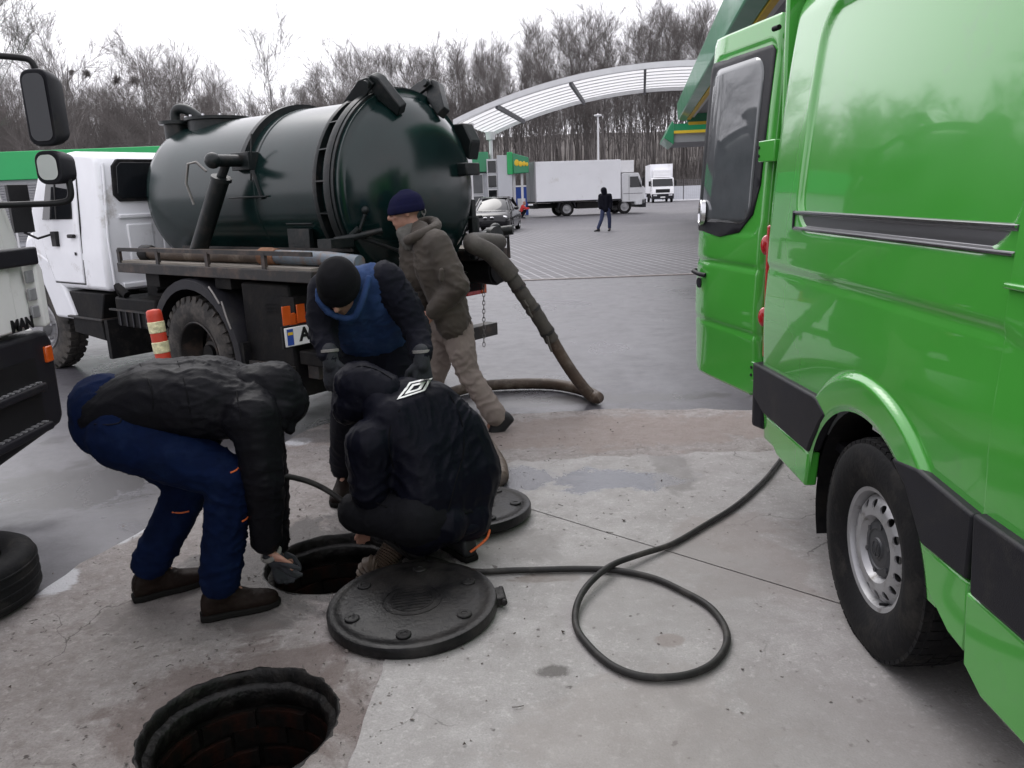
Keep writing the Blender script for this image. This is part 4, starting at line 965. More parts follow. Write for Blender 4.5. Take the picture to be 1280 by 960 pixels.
part('mudguard_stay', M['chain'], lambda b: (b.tube([(-.33,1.075,1.02),(-.40,1.085,.97),(-.45,1.08,.90)], .008, 8), b.tube([(-.48,1.08,.92),(-.53,1.085,.80),(-.56,1.08,.72)], .008, 8)))
rt_me = tyre_mesh(.455, .265, .235, 34, 60, .018); 
def truck_rim(out, w=.2):
    b = MB(); b.lathe([(.275,.10),(.268,.108),(.258,.10),(.25,.05),(.235,-.08),(.275,-.10)], n=36)
    b.lathe([(.245, out-.02), (.20, out+.01), (.15, out), (.12, out), (.118, out+.06), (.10, out+.09), (.001, out+.095)], n=28)
    for k in range(6):
        q = 2*math.pi*k/6; b.cyl((.165*math.cos(q), out, .165*math.sin(q)), (.165*math.cos(q), out+.045, .165*math.sin(q)), .018, n=6)
    return b.mesh('rim')
deep_rim = truck_rim(-.10); front_rim = truck_rim(.05)
for (x, y, s, rm) in ((0, .93, 1, deep_rim), (0, .66, 1, deep_rim), (0, -.93, -1, deep_rim), (0, -.66, -1, deep_rim), (3.2, .80, 1, front_rim), (3.2, -.80, -1, front_rim)):
    o = link('wheel', rt_me, M['rubber_dusty'], gz_, 35); o.location = (x, y, .455); o.rotation_euler = (0, .1, (0 if s > 0 else math.pi) + (R_(12) if x > 1 else 0))
    link('rim', rm, M['darksteel'] if x < 1 else M['steel'], o, 38)
# rear: lamps, number plate, beam
for s in (1, -1):
    l_ = part('tail_lamp', M['trim'], lambda b: b.box(-1.22, -1.17, min(s*.78,s*1.06), max(s*.78,s*1.06), .76, .88), bev=.006)
    part('lens', M['orangelamp'], lambda b: b.box(-1.25, -1.222, min(s*.985,s*1.055), max(s*.985,s*1.055), .765, .875), l_, bev=.006); part('lens', M['redlamp'], lambda b: b.box(-1.25, -1.222, min(s*.79,s*.975), max(s*.79,s*.975), .765, .875), l_, bev=.006)
    o2 = [0]
part('lens_orange', M['orangelamp'], lambda b: (b.box(-1.262, -1.252, 1.06, 1.13, .80, .93),), bev=.004)
part('lens_orange', M['orangelamp'], lambda b: b.box(-1.262,-1.252,.94,1.01,.80,.93), bev=.004)
part('rear_beam', M['darksteel'], lambda b: (b.box(-1.36, -1.24, -1.05, .95, .40, .51), b.box(-1.25,-.9,-.46,-.38,.45,.8), b.box(-1.25,-.9,.38,.46,.45,.8)), bev=.006)
part('beam_step', M['chassis'], lambda b: b.box(-1.46, -1.20, .62, .98, .50, .60), bev=.01)
pb = part('number_plate', M['white'], lambda b: b.box(-1.282, -1.270, .54, 1.14, .655, .785), bev=.004)
part('plate_field', M['blue'], lambda b: b.box(-1.2855, -1.2825, 1.075, 1.125, .665, .775), pb)
part('plate_flag', M['yellow'], lambda b: b.box(-1.2875, -1.2858, 1.08, 1.12, .735, .755), pb)
place_text('lettering', 'AI', .125, .002, M['black'], pb, (-1.2845, .965, .722), (0,-1,0), (0,0,1))
part('plate_frame', M['black'], lambda b: b.box(-1.268, -1.25, .53, 1.15, .645, .795), pb)
part('rear_crossbar', M['chassis'], lambda b: b.box(-1.25, -1.1, -1.02, 1.02, .80, .98))
# pump outlet, fittings and small frame right of the lid
part('outlet_valve', M['tankfit'], lambda b: (b.cyl((-1.45,-.62,1.22),(-1.68,-.66,1.24),.095,n=20), b.cyl((-1.66,-.655,1.24),(-1.70,-.66,1.24),.125,n=20), b.cyl((-1.50,-.63,1.30),(-1.50,-.63,1.44),.04,n=10), b.tube([(-1.5,-.72,1.44),(-1.5,-.54,1.44)], .012, 8), b.ell((-1.52,-.80,1.28),.07), b.ell((-1.5,-.9,1.33),.05), b.cyl((-1.44,-.88,1.30),(-1.62,-.98,1.32),.04,n=12)))
part('outlet_drum', M['chassis'], lambda b: (b.cyl((-1.18,-.86,1.02),(-1.5,-.90,1.0),.14,n=24), b.cyl((-1.5,-.9,1.0),(-1.53,-.90,1.0),.12,n=24)))
part('rear_frame', M['darksteel'], lambda b: b.tube([(-1.30,-.8,1.25),(-1.38,-1.22,1.25),(-1.38,-1.22,1.06)], .018, 6))
# chains
def chain(p0, p1, nlink, name='chain', r=.014, sag=0.0):
    b = MB(); p0, p1 = Vector(p0), Vector(p1); d = (p1-p0)/nlink
    for k in range(nlink):
        c = p0 + d*(k+.5); c.z -= sag*math.sin(math.pi*(k+.5)/nlink); t = d.normalized(); a = t.orthogonal().normalized(); a = a if k % 2 else t.cross(a)
        h = d.length*.72
        b.tube([c + t*(h*math.cos(q))*.95 + a*(r*math.sin(q)) for q in [2*math.pi*i/8 for i in range(8)]], r*.30, 5, closed=True)
    return b.build(name, M['chain'], gz_)
chain((-1.70,.16,1.56), (-1.66,.13,1.02), 16)
chain((-1.40,-.84,.98), (-1.40,-.80,.34), 18, r=.011)
_before = set(C.objects)
# cab
W2 = .93
def cab_sec(x, z): pass
prof = [(1.42, .88), (1.40, 1.30), (1.44, 2.02), (1.50, 2.09), (1.9, 2.13), (2.45, 2.11), (2.55, 2.06), (2.86, 1.56), (2.86, .88)]
b = MB(); n = len(prof)
secs = []
for y, ins in ((-W2, 0), (-W2, 0)): pass
def inset(z): return .0 if z < 1.35 else .075*((z-1.35)/.78)**1.3
vs = []
for s in (1, -1):
    for (x, z) in prof: vs.append((x, s*(W2-inset(z)), z))
fs = [tuple(range(n)), tuple(range(2*n-1, n-1, -1))] + [(i, (i+1)%n, n+(i+1)%n, n+i) for i in range(n)]
b.add(vs, fs); b.build('cab', M['whitepaint'], gz_, bev=.055, seg=4, smooth=50)
def on_side(name, m, poly, h0, h1, bev=.006, parent=gz_):           # plate on the left side of the cab following its lean
    b = MB(); n = len(poly); vs = [(x, W2-inset(z)+h, z) for h in (h0, h1) for (x, z) in poly]
    b.add(vs, [tuple(range(n))[::-1], tuple(range(n, 2*n))] + [(i, (i+1)%n, n+(i+1)%n, n+i) for i in range(n)]); return b.build(name, m, parent, bev=bev)
dd = on_side('door', M['whitepaint'], [(1.84, .94), (1.80, 1.45), (1.82, 1.98), (1.88, 2.03), (2.36, 2.02), (2.42, 1.95), (2.62, 1.45), (2.56, 1.2), (2.44, .94)], -.01, .012, .012)
on_side('door_gap', M['black'], [(1.83, .928), (1.788, 1.45), (1.808, 1.99), (1.875, 2.042), (2.365, 2.032), (2.43, 1.955), (2.632, 1.45), (2.572, 1.19), (2.45, .928)], -.02, .002, .0)
on_side('door_window', M['glassdark'], [(1.90, 1.53), (1.90, 1.95), (2.33, 1.95), (2.38, 1.90), (2.52, 1.53)], .0125, .018, .006, dd)
on_side('quarter_bar', M['black'], [(2.20, 1.53), (2.225, 1.53), (2.225, 1.95), (2.20, 1.95)], .018, .024, 0, dd)
on_side('door_handle', M['black'], [(1.86, 1.36), (1.86, 1.395), (1.98, 1.395), (1.98, 1.36)], .013, .045, .01, dd)
on_side('door_lock', M['black'], [(1.90, 1.20), (1.90, 1.23), (1.93, 1.23), (1.93, 1.20)], .013, .02, .004, dd)
# rear wall of the cab with window and pressings
part('rear_window', M['glassdark'], lambda b: b.add([(1.385+(z-1.7)*.055+dx, y, z) for dx in (0, .05) for y, z in ((.735,1.74),(.70,1.70),(-.70,1.70),(-.735,1.74),(-.71,1.97),(-.67,2.01),(.67,2.01),(.71,1.97))], [tuple(range(8)), tuple(range(15,7,-1))] + [(i,(i+1)%8,8+(i+1)%8,8+i) for i in range(8)]), bev=.004)
part('window_rubber', M['rubber'], lambda b: b.add([(1.394+(z-1.7)*.055+dx, y, z) for dx in (0, .05) for y, z in ((.765,1.73),(.715,1.67),(-.715,1.67),(-.765,1.73),(-.74,1.98),(-.68,2.04),(.68,2.04),(.74,1.98))], [tuple(range(8)), tuple(range(15,7,-1))] + [(i,(i+1)%8,8+(i+1)%8,8+i) for i in range(8)]), bev=.006)
for y0 in (.45, .12, -.21, -.54):
    part('pressed_panel', M['whitepaint'], lambda b: b.box(1.391, 1.42, y0, y0+.24, 1.05, 1.47), bev=.012, seg=3)
part('pressed_rib', M['whitepaint'], lambda b: (b.box(1.388, 1.42, -.75, .75, 1.52, 1.56), b.box(1.385,1.43,-.8,.8,.90,.95)), bev=.01)
part('corner_seam', M['whitepaint'], lambda b: b.tube([(1.40,.875,.9),(1.392,.88,1.35),(1.42,.815,2.0)], .012, 8))
# bonnet, grille and front wings
part('bonnet', M['whitepaint'], lambda b: b.prism([(2.80,.8),(2.80,1.52),(3.2,1.50),(3.75,1.38),(3.86,1.28),(3.90,.75)], 'y', -.62, .62), bev=.08, seg=4, smooth=50)
part('grille', M['black'], lambda b: b.box(3.88, 3.93, -.5, .5, .8, 1.2), bev=.01)
for s in (1, -1):
    part('front_wing', M['whitepaint'], lambda b: b.add([(x, s*y, z) for y in (.55, .93) for x, z in ((2.14,.58),(2.17,.66),(2.45,1.12),(2.75,1.22),(3.15,1.22),(3.5,1.10),(3.8,.75),(3.75,.70),(3.6,.9),(3.3,1.06),(2.98,1.06),(2.80,.98),(2.66,.74),(2.58,.58))],
        [tuple(range(14)), tuple(range(27,13,-1))] + [(i,(i+1)%14,14+(i+1)%14,14+i) for i in range(14)]), bev=.03, seg=3)
part('front_bumper', M['darksteel'], lambda b: b.box(4.0, 4.15, -.98, .98, .5, .7), bev=.02)
part('headlamp', M['chrome'], lambda b: (b.ell((3.92,.72,.92),(.04,.1,.1)), b.ell((3.92,-.72,.92),(.04,.1,.1))))
for _o in set(C.objects) - _before:
    if _o.parent is gz_: _o.location.x += .10
#S step, battery box, flap, mirror
part('cab_step', M['chassis'], lambda b: (b.prism([(1.60,.86),(2.30,.86),(2.18,.62),(2.30,.60),(2.30,.46),(1.70,.42),(1.72,.60)], 'y', .60, .94),), bev=.012)
part('step_tread', M['darksteel'], lambda b: b.box(1.68, 2.36, .60, .96, .605, .625), bev=.004)
part('front_flap', M['rubber'], lambda b: b.box(1.60, 1.66, .45, .95, .26, .62))
part('battery_box', M['chassis'], lambda b: b.box(.62, 1.30, .60, 1.0, .60, .86), bev=.02)
for k in range(6): part('battery_rib', M['trim'], lambda b: b.box(.66+k*.11, .68+k*.11, 1.0, 1.012, .61, .75))
part('battery_strap', M['darksteel'], lambda b: b.box(.60, 1.38, 1.001, 1.02, .74, .755))
part('fuel_filler', M['chassis'], lambda b: (b.tube([(1.22,.95,.84),(1.2,1.0,.95),(1.1,.98,.88)], .035, 8), b.tube([(1.1,.7,.86),(.7,.9,.95),(.5,.7,1.0)], .02, 8)))
part('door_mirror', M['black'], lambda b: (b.box(2.60, 2.66, 1.02, 1.20, 1.42, 1.86), b.tube([(2.42,.93,1.40),(2.5,1.05,1.36),(2.63,1.11,1.42)], .012, 8), b.box(2.32,2.42,.93,.97,1.28,1.42)), bev=.02)
part('roof_lamp', M['white'], lambda b: b.ell((1.5,-.1,2.16),(.03,.03,.04)))
chain((-1.3, -1.0, 1.0), (-1.3, -.7, .98), 6, r=.009)
# ================================================================= WHITE LORRY AT THE LEFT EDGE (right side and steps seen)
mn = thing('white_lorry', 'white lorry cab cut by the left edge, with door mirrors and dark steps', 'truck', (-2.6, 4.36, 0))
def mp(name, m, f, parent=mn, bev=0.0, smooth=38, seg=3):
    b = MB(); f(b); return b.build(name, m, parent, bev, smooth, seg)
# cab: y runs backwards from its front corner (0), x leftwards
prof = [(.02,.985), (.02,1.46), (-.06,1.92), (-.22,2.75), (-.45,2.95), (-2.1,2.95), (-2.1,.985)]
b = MB(); n = len(prof)
def mins(z): return 0 if z < 1.45 else .16*((z-1.45)/1.5)**1.2
vs = [(-mins(z), y, z) for y, z in prof] + [(-2.3+mins(z), y, z) for y, z in prof]
b.add(vs, [tuple(range(n)), tuple(range(2*n-1, n-1, -1))] + [(i,(i+1)%n,n+(i+1)%n,n+i) for i in range(n)]); b.build('cab', M['manwhite'], mn, bev=.05, seg=4, smooth=50)
mp('door', M['manwhite'], lambda b: b.prism([(-.16,1.0),(-.16,1.46),(-.25,1.9),(-.25,1.92),(-1.2,1.92),(-1.2,1.0)], 'x', -.02, .012), bev=.012)
mp('door_band', M['trim'], lambda b: b.box(.002, .05, -1.2, .06, 1.335, 1.43), bev=.012)
mp('side_window', M['glassdark'], lambda b: b.add([(-mins(z)+.006+dx, y, z) for dx in (0,-.03) for y, z in ((-.20,1.50),(-.30,2.36),(-1.15,2.36),(-1.15,1.50))], [(0,1,2,3),(7,6,5,4),(0,4,5,1),(1,5,6,2),(2,6,7,3),(3,7,4,0)]), bev=.004)
mp('corner_deflector', M['manwhite'], lambda b: b.prism([(.04,.99),(.10,1.0),(.105,1.30),(.04,1.42),(.03,1.2)], 'x', -.05, .035), bev=.014)
for k in range(3): mp('vent_slot_shade', M['louvre'], lambda b: b.box(.004, .022, -.03, .035, 1.05+k*.095, 1.115+k*.095), bev=.006)  # grey boxes stand in for the shade inside the white slots
place_text('lettering', 'MAN', .088, .003, M['black'], mn, (.016, -.135, 1.032), (0,1,0), (0,0,1))
mp('step_housing', M['trim'], lambda b: b.add([(x, y, z) for x in (.0,-.5) for y, z in ((.10,.97),(.145,.90),(.135,.46),(.09,.42),(-.50,.36),(-1.3,.36),(-1.3,.97))], [tuple(range(7)), tuple(range(13,6,-1))]+[(i,(i+1)%7,7+(i+1)%7,7+i) for i in range(7)]), bev=.03)
mp('step_well', M['black'], lambda b: b.prism([(-.06,.84),(-.06,.50),(-1.2,.44),(-1.2,.84)], 'x', .001, .004))
for z in (.70, .48):
    st = mp('step', M['trim'], lambda b: b.box(-.02, .045, -1.2, -.05, z-.045, z), bev=.012)
    tag(mp('tread_grid', M['steel'], lambda b: [b.box(-.005, .03, -.10-k*.05, -.075-k*.05, z+.001, z+.008) for k in range(20)], st), kind='stuff')
mp('marker_lamp', M['orangelamp'], lambda b: b.box(-.01, .018, .035, .10, .79, .88), bev=.008)
mp('lower_body', M['chassis'], lambda b: b.box(-2.2, -.501, -2.0, .05, .35, .98))
mp('front_bumper', M['manwhite'], lambda b: b.box(-2.25, -.1, .06, .16, .45, .98), bev=.03)
lw_me = tyre_mesh(.48, .29, .26, 0)
for x in (-.30, -2.0):
    o = link('wheel', lw_me, M['rubber'], mn, 38); o.location = (x, -1.75, .48); o.rotation_euler = (0, 0, -math.pi/2); link('rim', front_rim, M['steel'], o, 38)
M['tarp'] = mat('dark_grey_tarpaulin', (.05,.052,.056), .6, var=.2, scale=1.5, bump=.2, bscale=4)
mp('cargo_body', M['tarp'], lambda b: b.box(-2.35, .03, -8.5, -2.35, 1.0, 3.5), bev=.02)
mp('chassis_rail', M['chassis'], lambda b: b.box(-1.6, -.7, -8.3, -2.0, .55, .95))
# mirrors on a bracket, glass towards the rear
mp('mirror_arm', M['black'], lambda b: b.tube(smooth_path([(-.12,-.28,2.37),(.05,-.12,2.375),(.18,-.05,2.37),(.235,-.03,2.35),(.25,-.02,2.27)], 5), .016, 10))
mp('mirror_arm', M['black'], lambda b: b.tube(smooth_path([(-.02,-.30,1.652),(.12,-.12,1.652),(.26,-.03,1.655),(.312,-.01,1.685),(.315,-.01,1.79)], 5), .017, 10))
def mirror(name, x0, x1, z0, z1, y, d, lean):
    ca_, sa_ = math.cos(R_(-8)), math.sin(R_(-8)); mcx = (x0+x1)/2
    rot = lambda u_, v_: (mcx + u_*ca_ - v_*sa_, y + u_*sa_ + v_*ca_)
    def f(b):
        pts = rpoly(x0, x1, z0, z1, .05, 5); n = len(pts); cx_, cz_ = (x0+x1)/2, (z0+z1)/2; vs = []
        for k, (sc, dy) in enumerate(((1.0, 0), (1.03, .02), (.98, d*.6), (.80, d))):
            vs += [rot((p[0]-cx_)*sc, dy) + (cz_+(p[1]-cz_)*(sc if k < 3 else .86),) for p in pts]
        b.add(vs, [tuple(range(n))] + [(i*n+j, i*n+(j+1)%n, (i+1)*n+(j+1)%n, (i+1)*n+j) for i in range(3) for j in range(n)] + [tuple(range(4*n-1, 3*n-1, -1))])
    h = mp(name, M['trim'], f, mn, bev=.006)
    def g(b):
        pts = rpoly(x0+.018, x1-.018, z0+.02, z1-.02, .04, 5); cx_, cz_ = (x0+x1)/2, (z0+z1)/2
        b.add([rot(p[0]-cx_, -.006-(p[1]-cz_)*.02) + (p[1],) for p in pts], [tuple(range(len(pts)))])
    M['mirror'] = M.get('mirror') or mat('mirror_glass', (.75,.76,.78), .03, 1.0, var=.02, rvar=.01)
    mp('mirror_glass', M['mirror'], g, h)
    return h
h1 = mirror('wide_mirror', .178, .335, 1.943, 2.308, -.08, .13, 0)
h2 = mirror('kerb_mirror', .185, .330, 1.750, 1.915, -.08, .14, 0)
h1.rotation_euler = h2.rotation_euler = (0, 0, 0)
# spare tyre lying on the ground at the left edge
sp_me = tyre_mesh(.33, .20, .23, 0)
ty = thing('loose_tyre', 'worn black car tyre lying flat at the lower left edge', 'tyre', (-2.385, 3.08, .118))
ty.rotation_euler = (R_(90), 0, R_(20))
o = link('carcass', sp_me, M['rubber'], ty, 38)
b = MB()
for k in (-.06, -.02, .02, .06): b.lathe([(.331, k-.007), (.334, k-.004), (.334, k+.004), (.331, k+.007)], n=64)
b.build('tread_ribs', M['rubber'], ty)
# ================================================================= BOLLARD
bo = thing('bollard', 'flexible traffic post banded red and reflective yellow, leaning by the truck wheel', 'bollard', (-2.44, 5.62, 0)); bo.rotation_euler = (R_(-2), R_(-5), 0)
M['reflect'] = mat('crumpled_reflective_band', (.72,.68,.42), .35, .2, var=.35, scale=30, bump=.5, bscale=60)
MB().lathe([(.12,0),(.12,.03),(.07,.06),(.06,.08)], ax=(0,0,1), n=24).build('foot', M['rubber'], bo)
M['bollardred'] = mat('faded_red_plastic', (.50,.045,.02), .5, var=.15)
MB().lathe([(.050,.05),(.052,.30),(.054,.87),(.050,.90),(.040,.91),(.001,.915)], ax=(0,0,1), n=24).build('post', M['bollardred'], bo)
for z in (.30, .45, .60, .745): MB().lathe([(.0525,z),(.0565,z+.004),(.0575,z+.078),(.0535,z+.082)], ax=(0,0,1), n=24).build('reflective_band', M['reflect'], bo)
# ================================================================= HOSES
sh = thing('suction_hose', 'thick brown suction hose running from the tank to the manhole', 'hose', (0, 0, 0))
p_out = gw(-1.72, -.66, 1.24)
A_ = [p_out, at(590, 303, 5.75), at(615, 318, 5.72), at(640, 345, 5.75)]
MB().tube(smooth_path(A_, 8), .066, 16).build('sleeve', M['hosegrey'], sh)
B_ = [at(636, 340, 5.75), at(655, 370, 5.78), at(672, 395, 5.82), at(690, 425, 5.88)]
pp = smooth_path(B_, 12); MB().tube(pp, [.053 + .0018*math.sin(i*1.3) + .003*noise.noise(Vector((i*.7,0,0))) for i in range(len(pp))], 16).build('taped_joint', M['hosegrey'], sh)
for k in (8, 20, 31): 
    i = k; d = (pp[i+1]-pp[i]).normalized(); MB().tube([pp[i]-d*.012, pp[i]+d*.012], .058, 16).build('clamp', M['darksteel'], sh)
for (px, py, Y, dz) in ((660, 385, 5.72, .07), (684, 420, 5.8, .12), (655, 375, 5.72, .05)):
    q = at(px, py, Y); MB().tube([q, q+Vector((.01,0,-dz*.5)), q+Vector((.03,0,-dz))], [.012,.012,.008], 6).build('loose_tape', M['hosegrey'], sh)
g = lambda x, y, z=.05: atz(x, y, z)
C_ = [at(688, 421, 5.87), at(705, 450, 5.93), at(722, 475, 5.98), at(738, 494, 6.02)+Vector((0,0,.0)), g(744,497,.06)+Vector((.02,.0,0)), g(728,489,.055)+Vector((0,.05,0)), g(690,482,.052)+Vector((0,.05,0)), g(640,480,.052), g(590,484,.052), g(560,492,.052), (-.55,6.35,.05), (-.45,5.75,.055), (-.25,5.2,.055), g(621,575,.055), g(626,590,.055)+Vector((0,-.05,0)), (-.10,4.25,.06), (-.20,3.95,.13), (-.34,3.72,.16), (-.46,3.56,.15), (-.52,3.50,.12)]
pp = smooth_path(C_, 10)
MB().tube(pp, [.046 + .0008*math.sin(i*2.3) for i in range(len(pp))], 14).build('hose_run', M['hosebrown'], sh)
D_ = smooth_path([(-.52,3.50,.12), at(489,690,3.40), at(476,708,3.36), (-.69,3.36,-.06), (-.72,3.38,-.5)], 16)
MB().tube(D_, [.052 + (.005 if i % 2 else -.002) for i in range(len(D_))], 16).build('corrugated_end', M['hosebrown'], sh)
# thin hose from the van, looped on the slab
th_pts = [(590,714),(640,713),(680,712),(725,711),(770,713),(815,722),(850,737),(885,757),(905,782),(908,805),(893,828),(865,842),(830,847),(795,844),(762,830),(735,806),(720,782),(722,758),(738,735),(765,713),(800,697),(840,680),(880,657),(920,632),(952,604),(972,580),(981,567)]
pl_ = [atz(x, y, .03) for x, y in th_pts]
for i in (19, 20, 18, 17): pl_[i].z = .055 if i in (18,19) else .045
pl_ += [Vector((1.75,4.75,.05)), Vector((1.95,4.5,.2)), Vector((2.05,4.1,.55))]
pl_ = [Vector((-.62,3.44,.10)), Vector((-.50,3.37,.045)), Vector((-.36,3.30,.03))] + pl_
th = MB().tube(smooth_path(pl_, 7), .0135, 10).build('pressure_hose', M['hoseblack'])
tag(th, 'thin black hose looped on the concrete, running under the van', 'hose')
hh = [at(352,596,3.25), at(372,598,3.28), at(398,607,3.30), at(425,624,3.30), at(447,645,3.3), at(468,664,3.3), at(492,682,3.33), at(515,697,3.38), Vector((-.46,3.40,.05)), Vector((-.40,3.30,.035))]
hh = [at(338,604,3.2), at(330,640,3.15), at(334,690,3.12)][::-1] + hh
tag(MB().tube(smooth_path(hh, 7), .0125, 10).build('hand_hose', M['hoseblack']), 'thin dark hose arching from the bent man towards the crouching man', 'hose')
# ================================================================= FAR VEHICLES
far_tyre = tyre_mesh(.47, .29, .25, 0, 32); car_tyre = tyre_mesh(.33, .225, .22, 0, 28)
rimf = MB().lathe([(.29,.1),(.27,.08),(.22,.02),(.12,.03),(.10,.10),(.001,.11)], n=20).mesh('rim'); rimc = MB().lathe([(.225,.09),(.20,.06),(.08,.05),(.05,.08),(.001,.08)], n=20).mesh('rim')
def far_wheels(parent, spots, tm, rm, r, rmat):
    for x, y in spots:
        o = link('wheel', tm, M['rubber'], parent, 38); o.location = (x, y, r); o.rotation_euler = (0, 0, 0 if y > 0 else math.pi); link('rim', rm, rmat, o, 38)
M['boxwhite'] = mat('dirty_white_box', (.82,.825,.85), .5, var=.04, scale=.5, wear=((.62,.60,.58), .12, .8))
M['cabsilver'] = mat('silver_cab_paint', (.62,.625,.64), .35, .1, var=.06)
M['lorrywhite'] = mat('white_lorry_paint', (.84,.84,.85), .4, var=.04)
def lorry(name, label, loc, rz, L_, cabmat, box_h, fridge=True, cabw=1.15, wb=4.6, front_detail=True):
    t = thing(name, label, 'truck', loc, rz, 'white lorries parked beyond the forecourt')
    P_ = lambda nm, m, f, par=t, bev=0.0: (lambda b: (f(b), b.build(nm, m, par, bev))[1])(MB())
    P_('chassis', M['chassis'], lambda b: (b.box(-1.9, wb+.3, -.45, .45, .55, .85), b.box(.7, wb-.9, -1.1, -.6, .45, .85), b.box(.7, wb-.9, .6, 1.1, .45, .85), b.box(-2.2,-1.9,-1.1,1.1,.55,.75)))
    bx = P_('cargo_box', M['boxwhite'], lambda b: b.box(-2.1, -2.1+L_, -1.22, 1.22, .98, .98+box_h), bev=.02)
    P_('box_frame', M['louvre'], lambda b: (b.box(-2.13,-2.05,-1.24,-1.16,.95,1.0+box_h), b.box(-2.13,-2.05,1.16,1.24,.95,1.0+box_h), b.box(-2.13,-2.05,-1.16,1.16,.93+box_h,1.005+box_h)), bx)
    for s in (1, -1): P_('rear_door', M['louvre'], lambda b: b.box(-2.16, -2.11, min(s*.03,s*1.14), max(s*.03,s*1.14), 1.0, .92+box_h), bx, .01)
    P_('bottom_edge', M['trim'], lambda b: (b.box(-2.1,-2.1+L_,-1.23,-1.18,.90,.978), b.box(-2.1,-2.1+L_,1.18,1.23,.90,.978)))
    x0 = -2.1+L_+.1; x1 = x0+1.62
    cb = P_('cab', cabmat, lambda b: b.prism([(x0,.75),(x0,2.55),(x0+.15,2.62),(x1-.45,2.6),(x1-.12,1.75),(x1,1.5),(x1,.62),(x1-.2,.55),(x0+.9,.55),(x0+.9,.75)], 'y', -cabw, cabw), bev=.06)
    P_('windscreen', M['glassdark'], lambda b: b.add([(x1-.40+dx,y,2.50) for dx in (0,) for y in (-cabw+.12, cabw-.12)] + [(x1-.06,cabw-.08,1.72),(x1-.06,-cabw+.08,1.72)], [(0,1,2,3)]), cb)
    for s in (1, -1):
        P_('side_window', M['glassdark'], lambda b: b.prism([(x0+.55,1.68),(x0+.55,2.38),(x1-.52,2.38),(x1-.24,1.68)], 'y', min(s*(cabw-.02),s*(cabw+.008)), max(s*(cabw-.02),s*(cabw+.008))), cb)
        P_('door_line', M['trim'], lambda b: (b.box(x0+.48,x0+.50,min(s*(cabw-.02),s*(cabw+.006)),max(s*(cabw-.02),s*(cabw+.006)),.85,2.45), b.box(x0+.1,x1-.2,min(s*(cabw-.02),s*(cabw+.006)),max(s*(cabw-.02),s*(cabw+.006)),1.28,1.31)), cb)
        P_('mirror', M['black'], lambda b: (b.box(x1-.28,x1-.16,min(s*(cabw+.1),s*(cabw+.32)),max(s*(cabw+.1),s*(cabw+.32)),1.75,2.3), b.bar((x1-.3,s*cabw,2.3),(x1-.2,s*(cabw+.2),2.28),.04,.04)), cb, .03)
        P_('headlamp', M['chrome'], lambda b: b.box(x1+.05,x1+.07,min(s*.62,s*1.02),max(s*.62,s*1.02),.70,.86), cb, .01)
    P_('grille', M['black'], lambda b: (b.box(x1-.01,x1+.02,-.75,.75,1.05,1.42),), cb); P_('bumper', M['trim'], lambda b: b.box(x1-.25,x1+.06,-cabw,cabw,.38,.92), cb, .03)
    P_('number_plate', M['white'], lambda b: b.box(x1+.062,x1+.07,-.26,.26,.52,.63), cb)
    if fridge: P_('fridge_unit', M['lorrywhite'], lambda b: (b.box(x0-.08, x0+.9, -.95, .95, 2.66, 3.42), b.box(x0+.9,x0+.92,-.7,.7,2.85,3.05)), bx, .04)
    P_('wheel_arch', M['trim'], lambda b: [b.prism([(wx-.62,.55),(wx-.5,.95),(wx,1.08),(wx+.5,.95),(wx+.62,.55),(wx+.55,.55),(wx+.42,.86),(wx,.98),(wx-.42,.86),(wx-.55,.55)], 'y', y0, y1) for wx in (0,) for y0, y1 in ((-1.2,-.8),(.8,1.2))])
    far_wheels(t, ((0,1.02),(0,-1.02),(wb,1.0),(wb,-1.0)), far_tyre, rimf, .47, M['louvre'])
    return t
ra, rb = atz(708.5, 270.3), atz(785.5, 265.3)
hd = (rb-ra).normalized(); hdg = math.atan2(hd.y, hd.x); rt_ = Vector((-hd.y, hd.x, 0))
hdg = R_(11); rt_ = Vector((-math.sin(hdg), math.cos(hdg), 0))
lorry('box_lorry', 'long white box lorry parked side on behind the walking man', tuple(ra + rt_*1.05), hdg, 5.75, M['cabsilver'], 2.50, True, 1.15, 3.95)
c = at(831, 250, 89); lorry('box_lorry', 'white lorry facing the camera beside the snowy fence', (c.x-.35*0+.25, 89+5.6, 0), R_(-90-5), 6.2, M['lorrywhite'], 3.1, True, 1.18, 5.2)
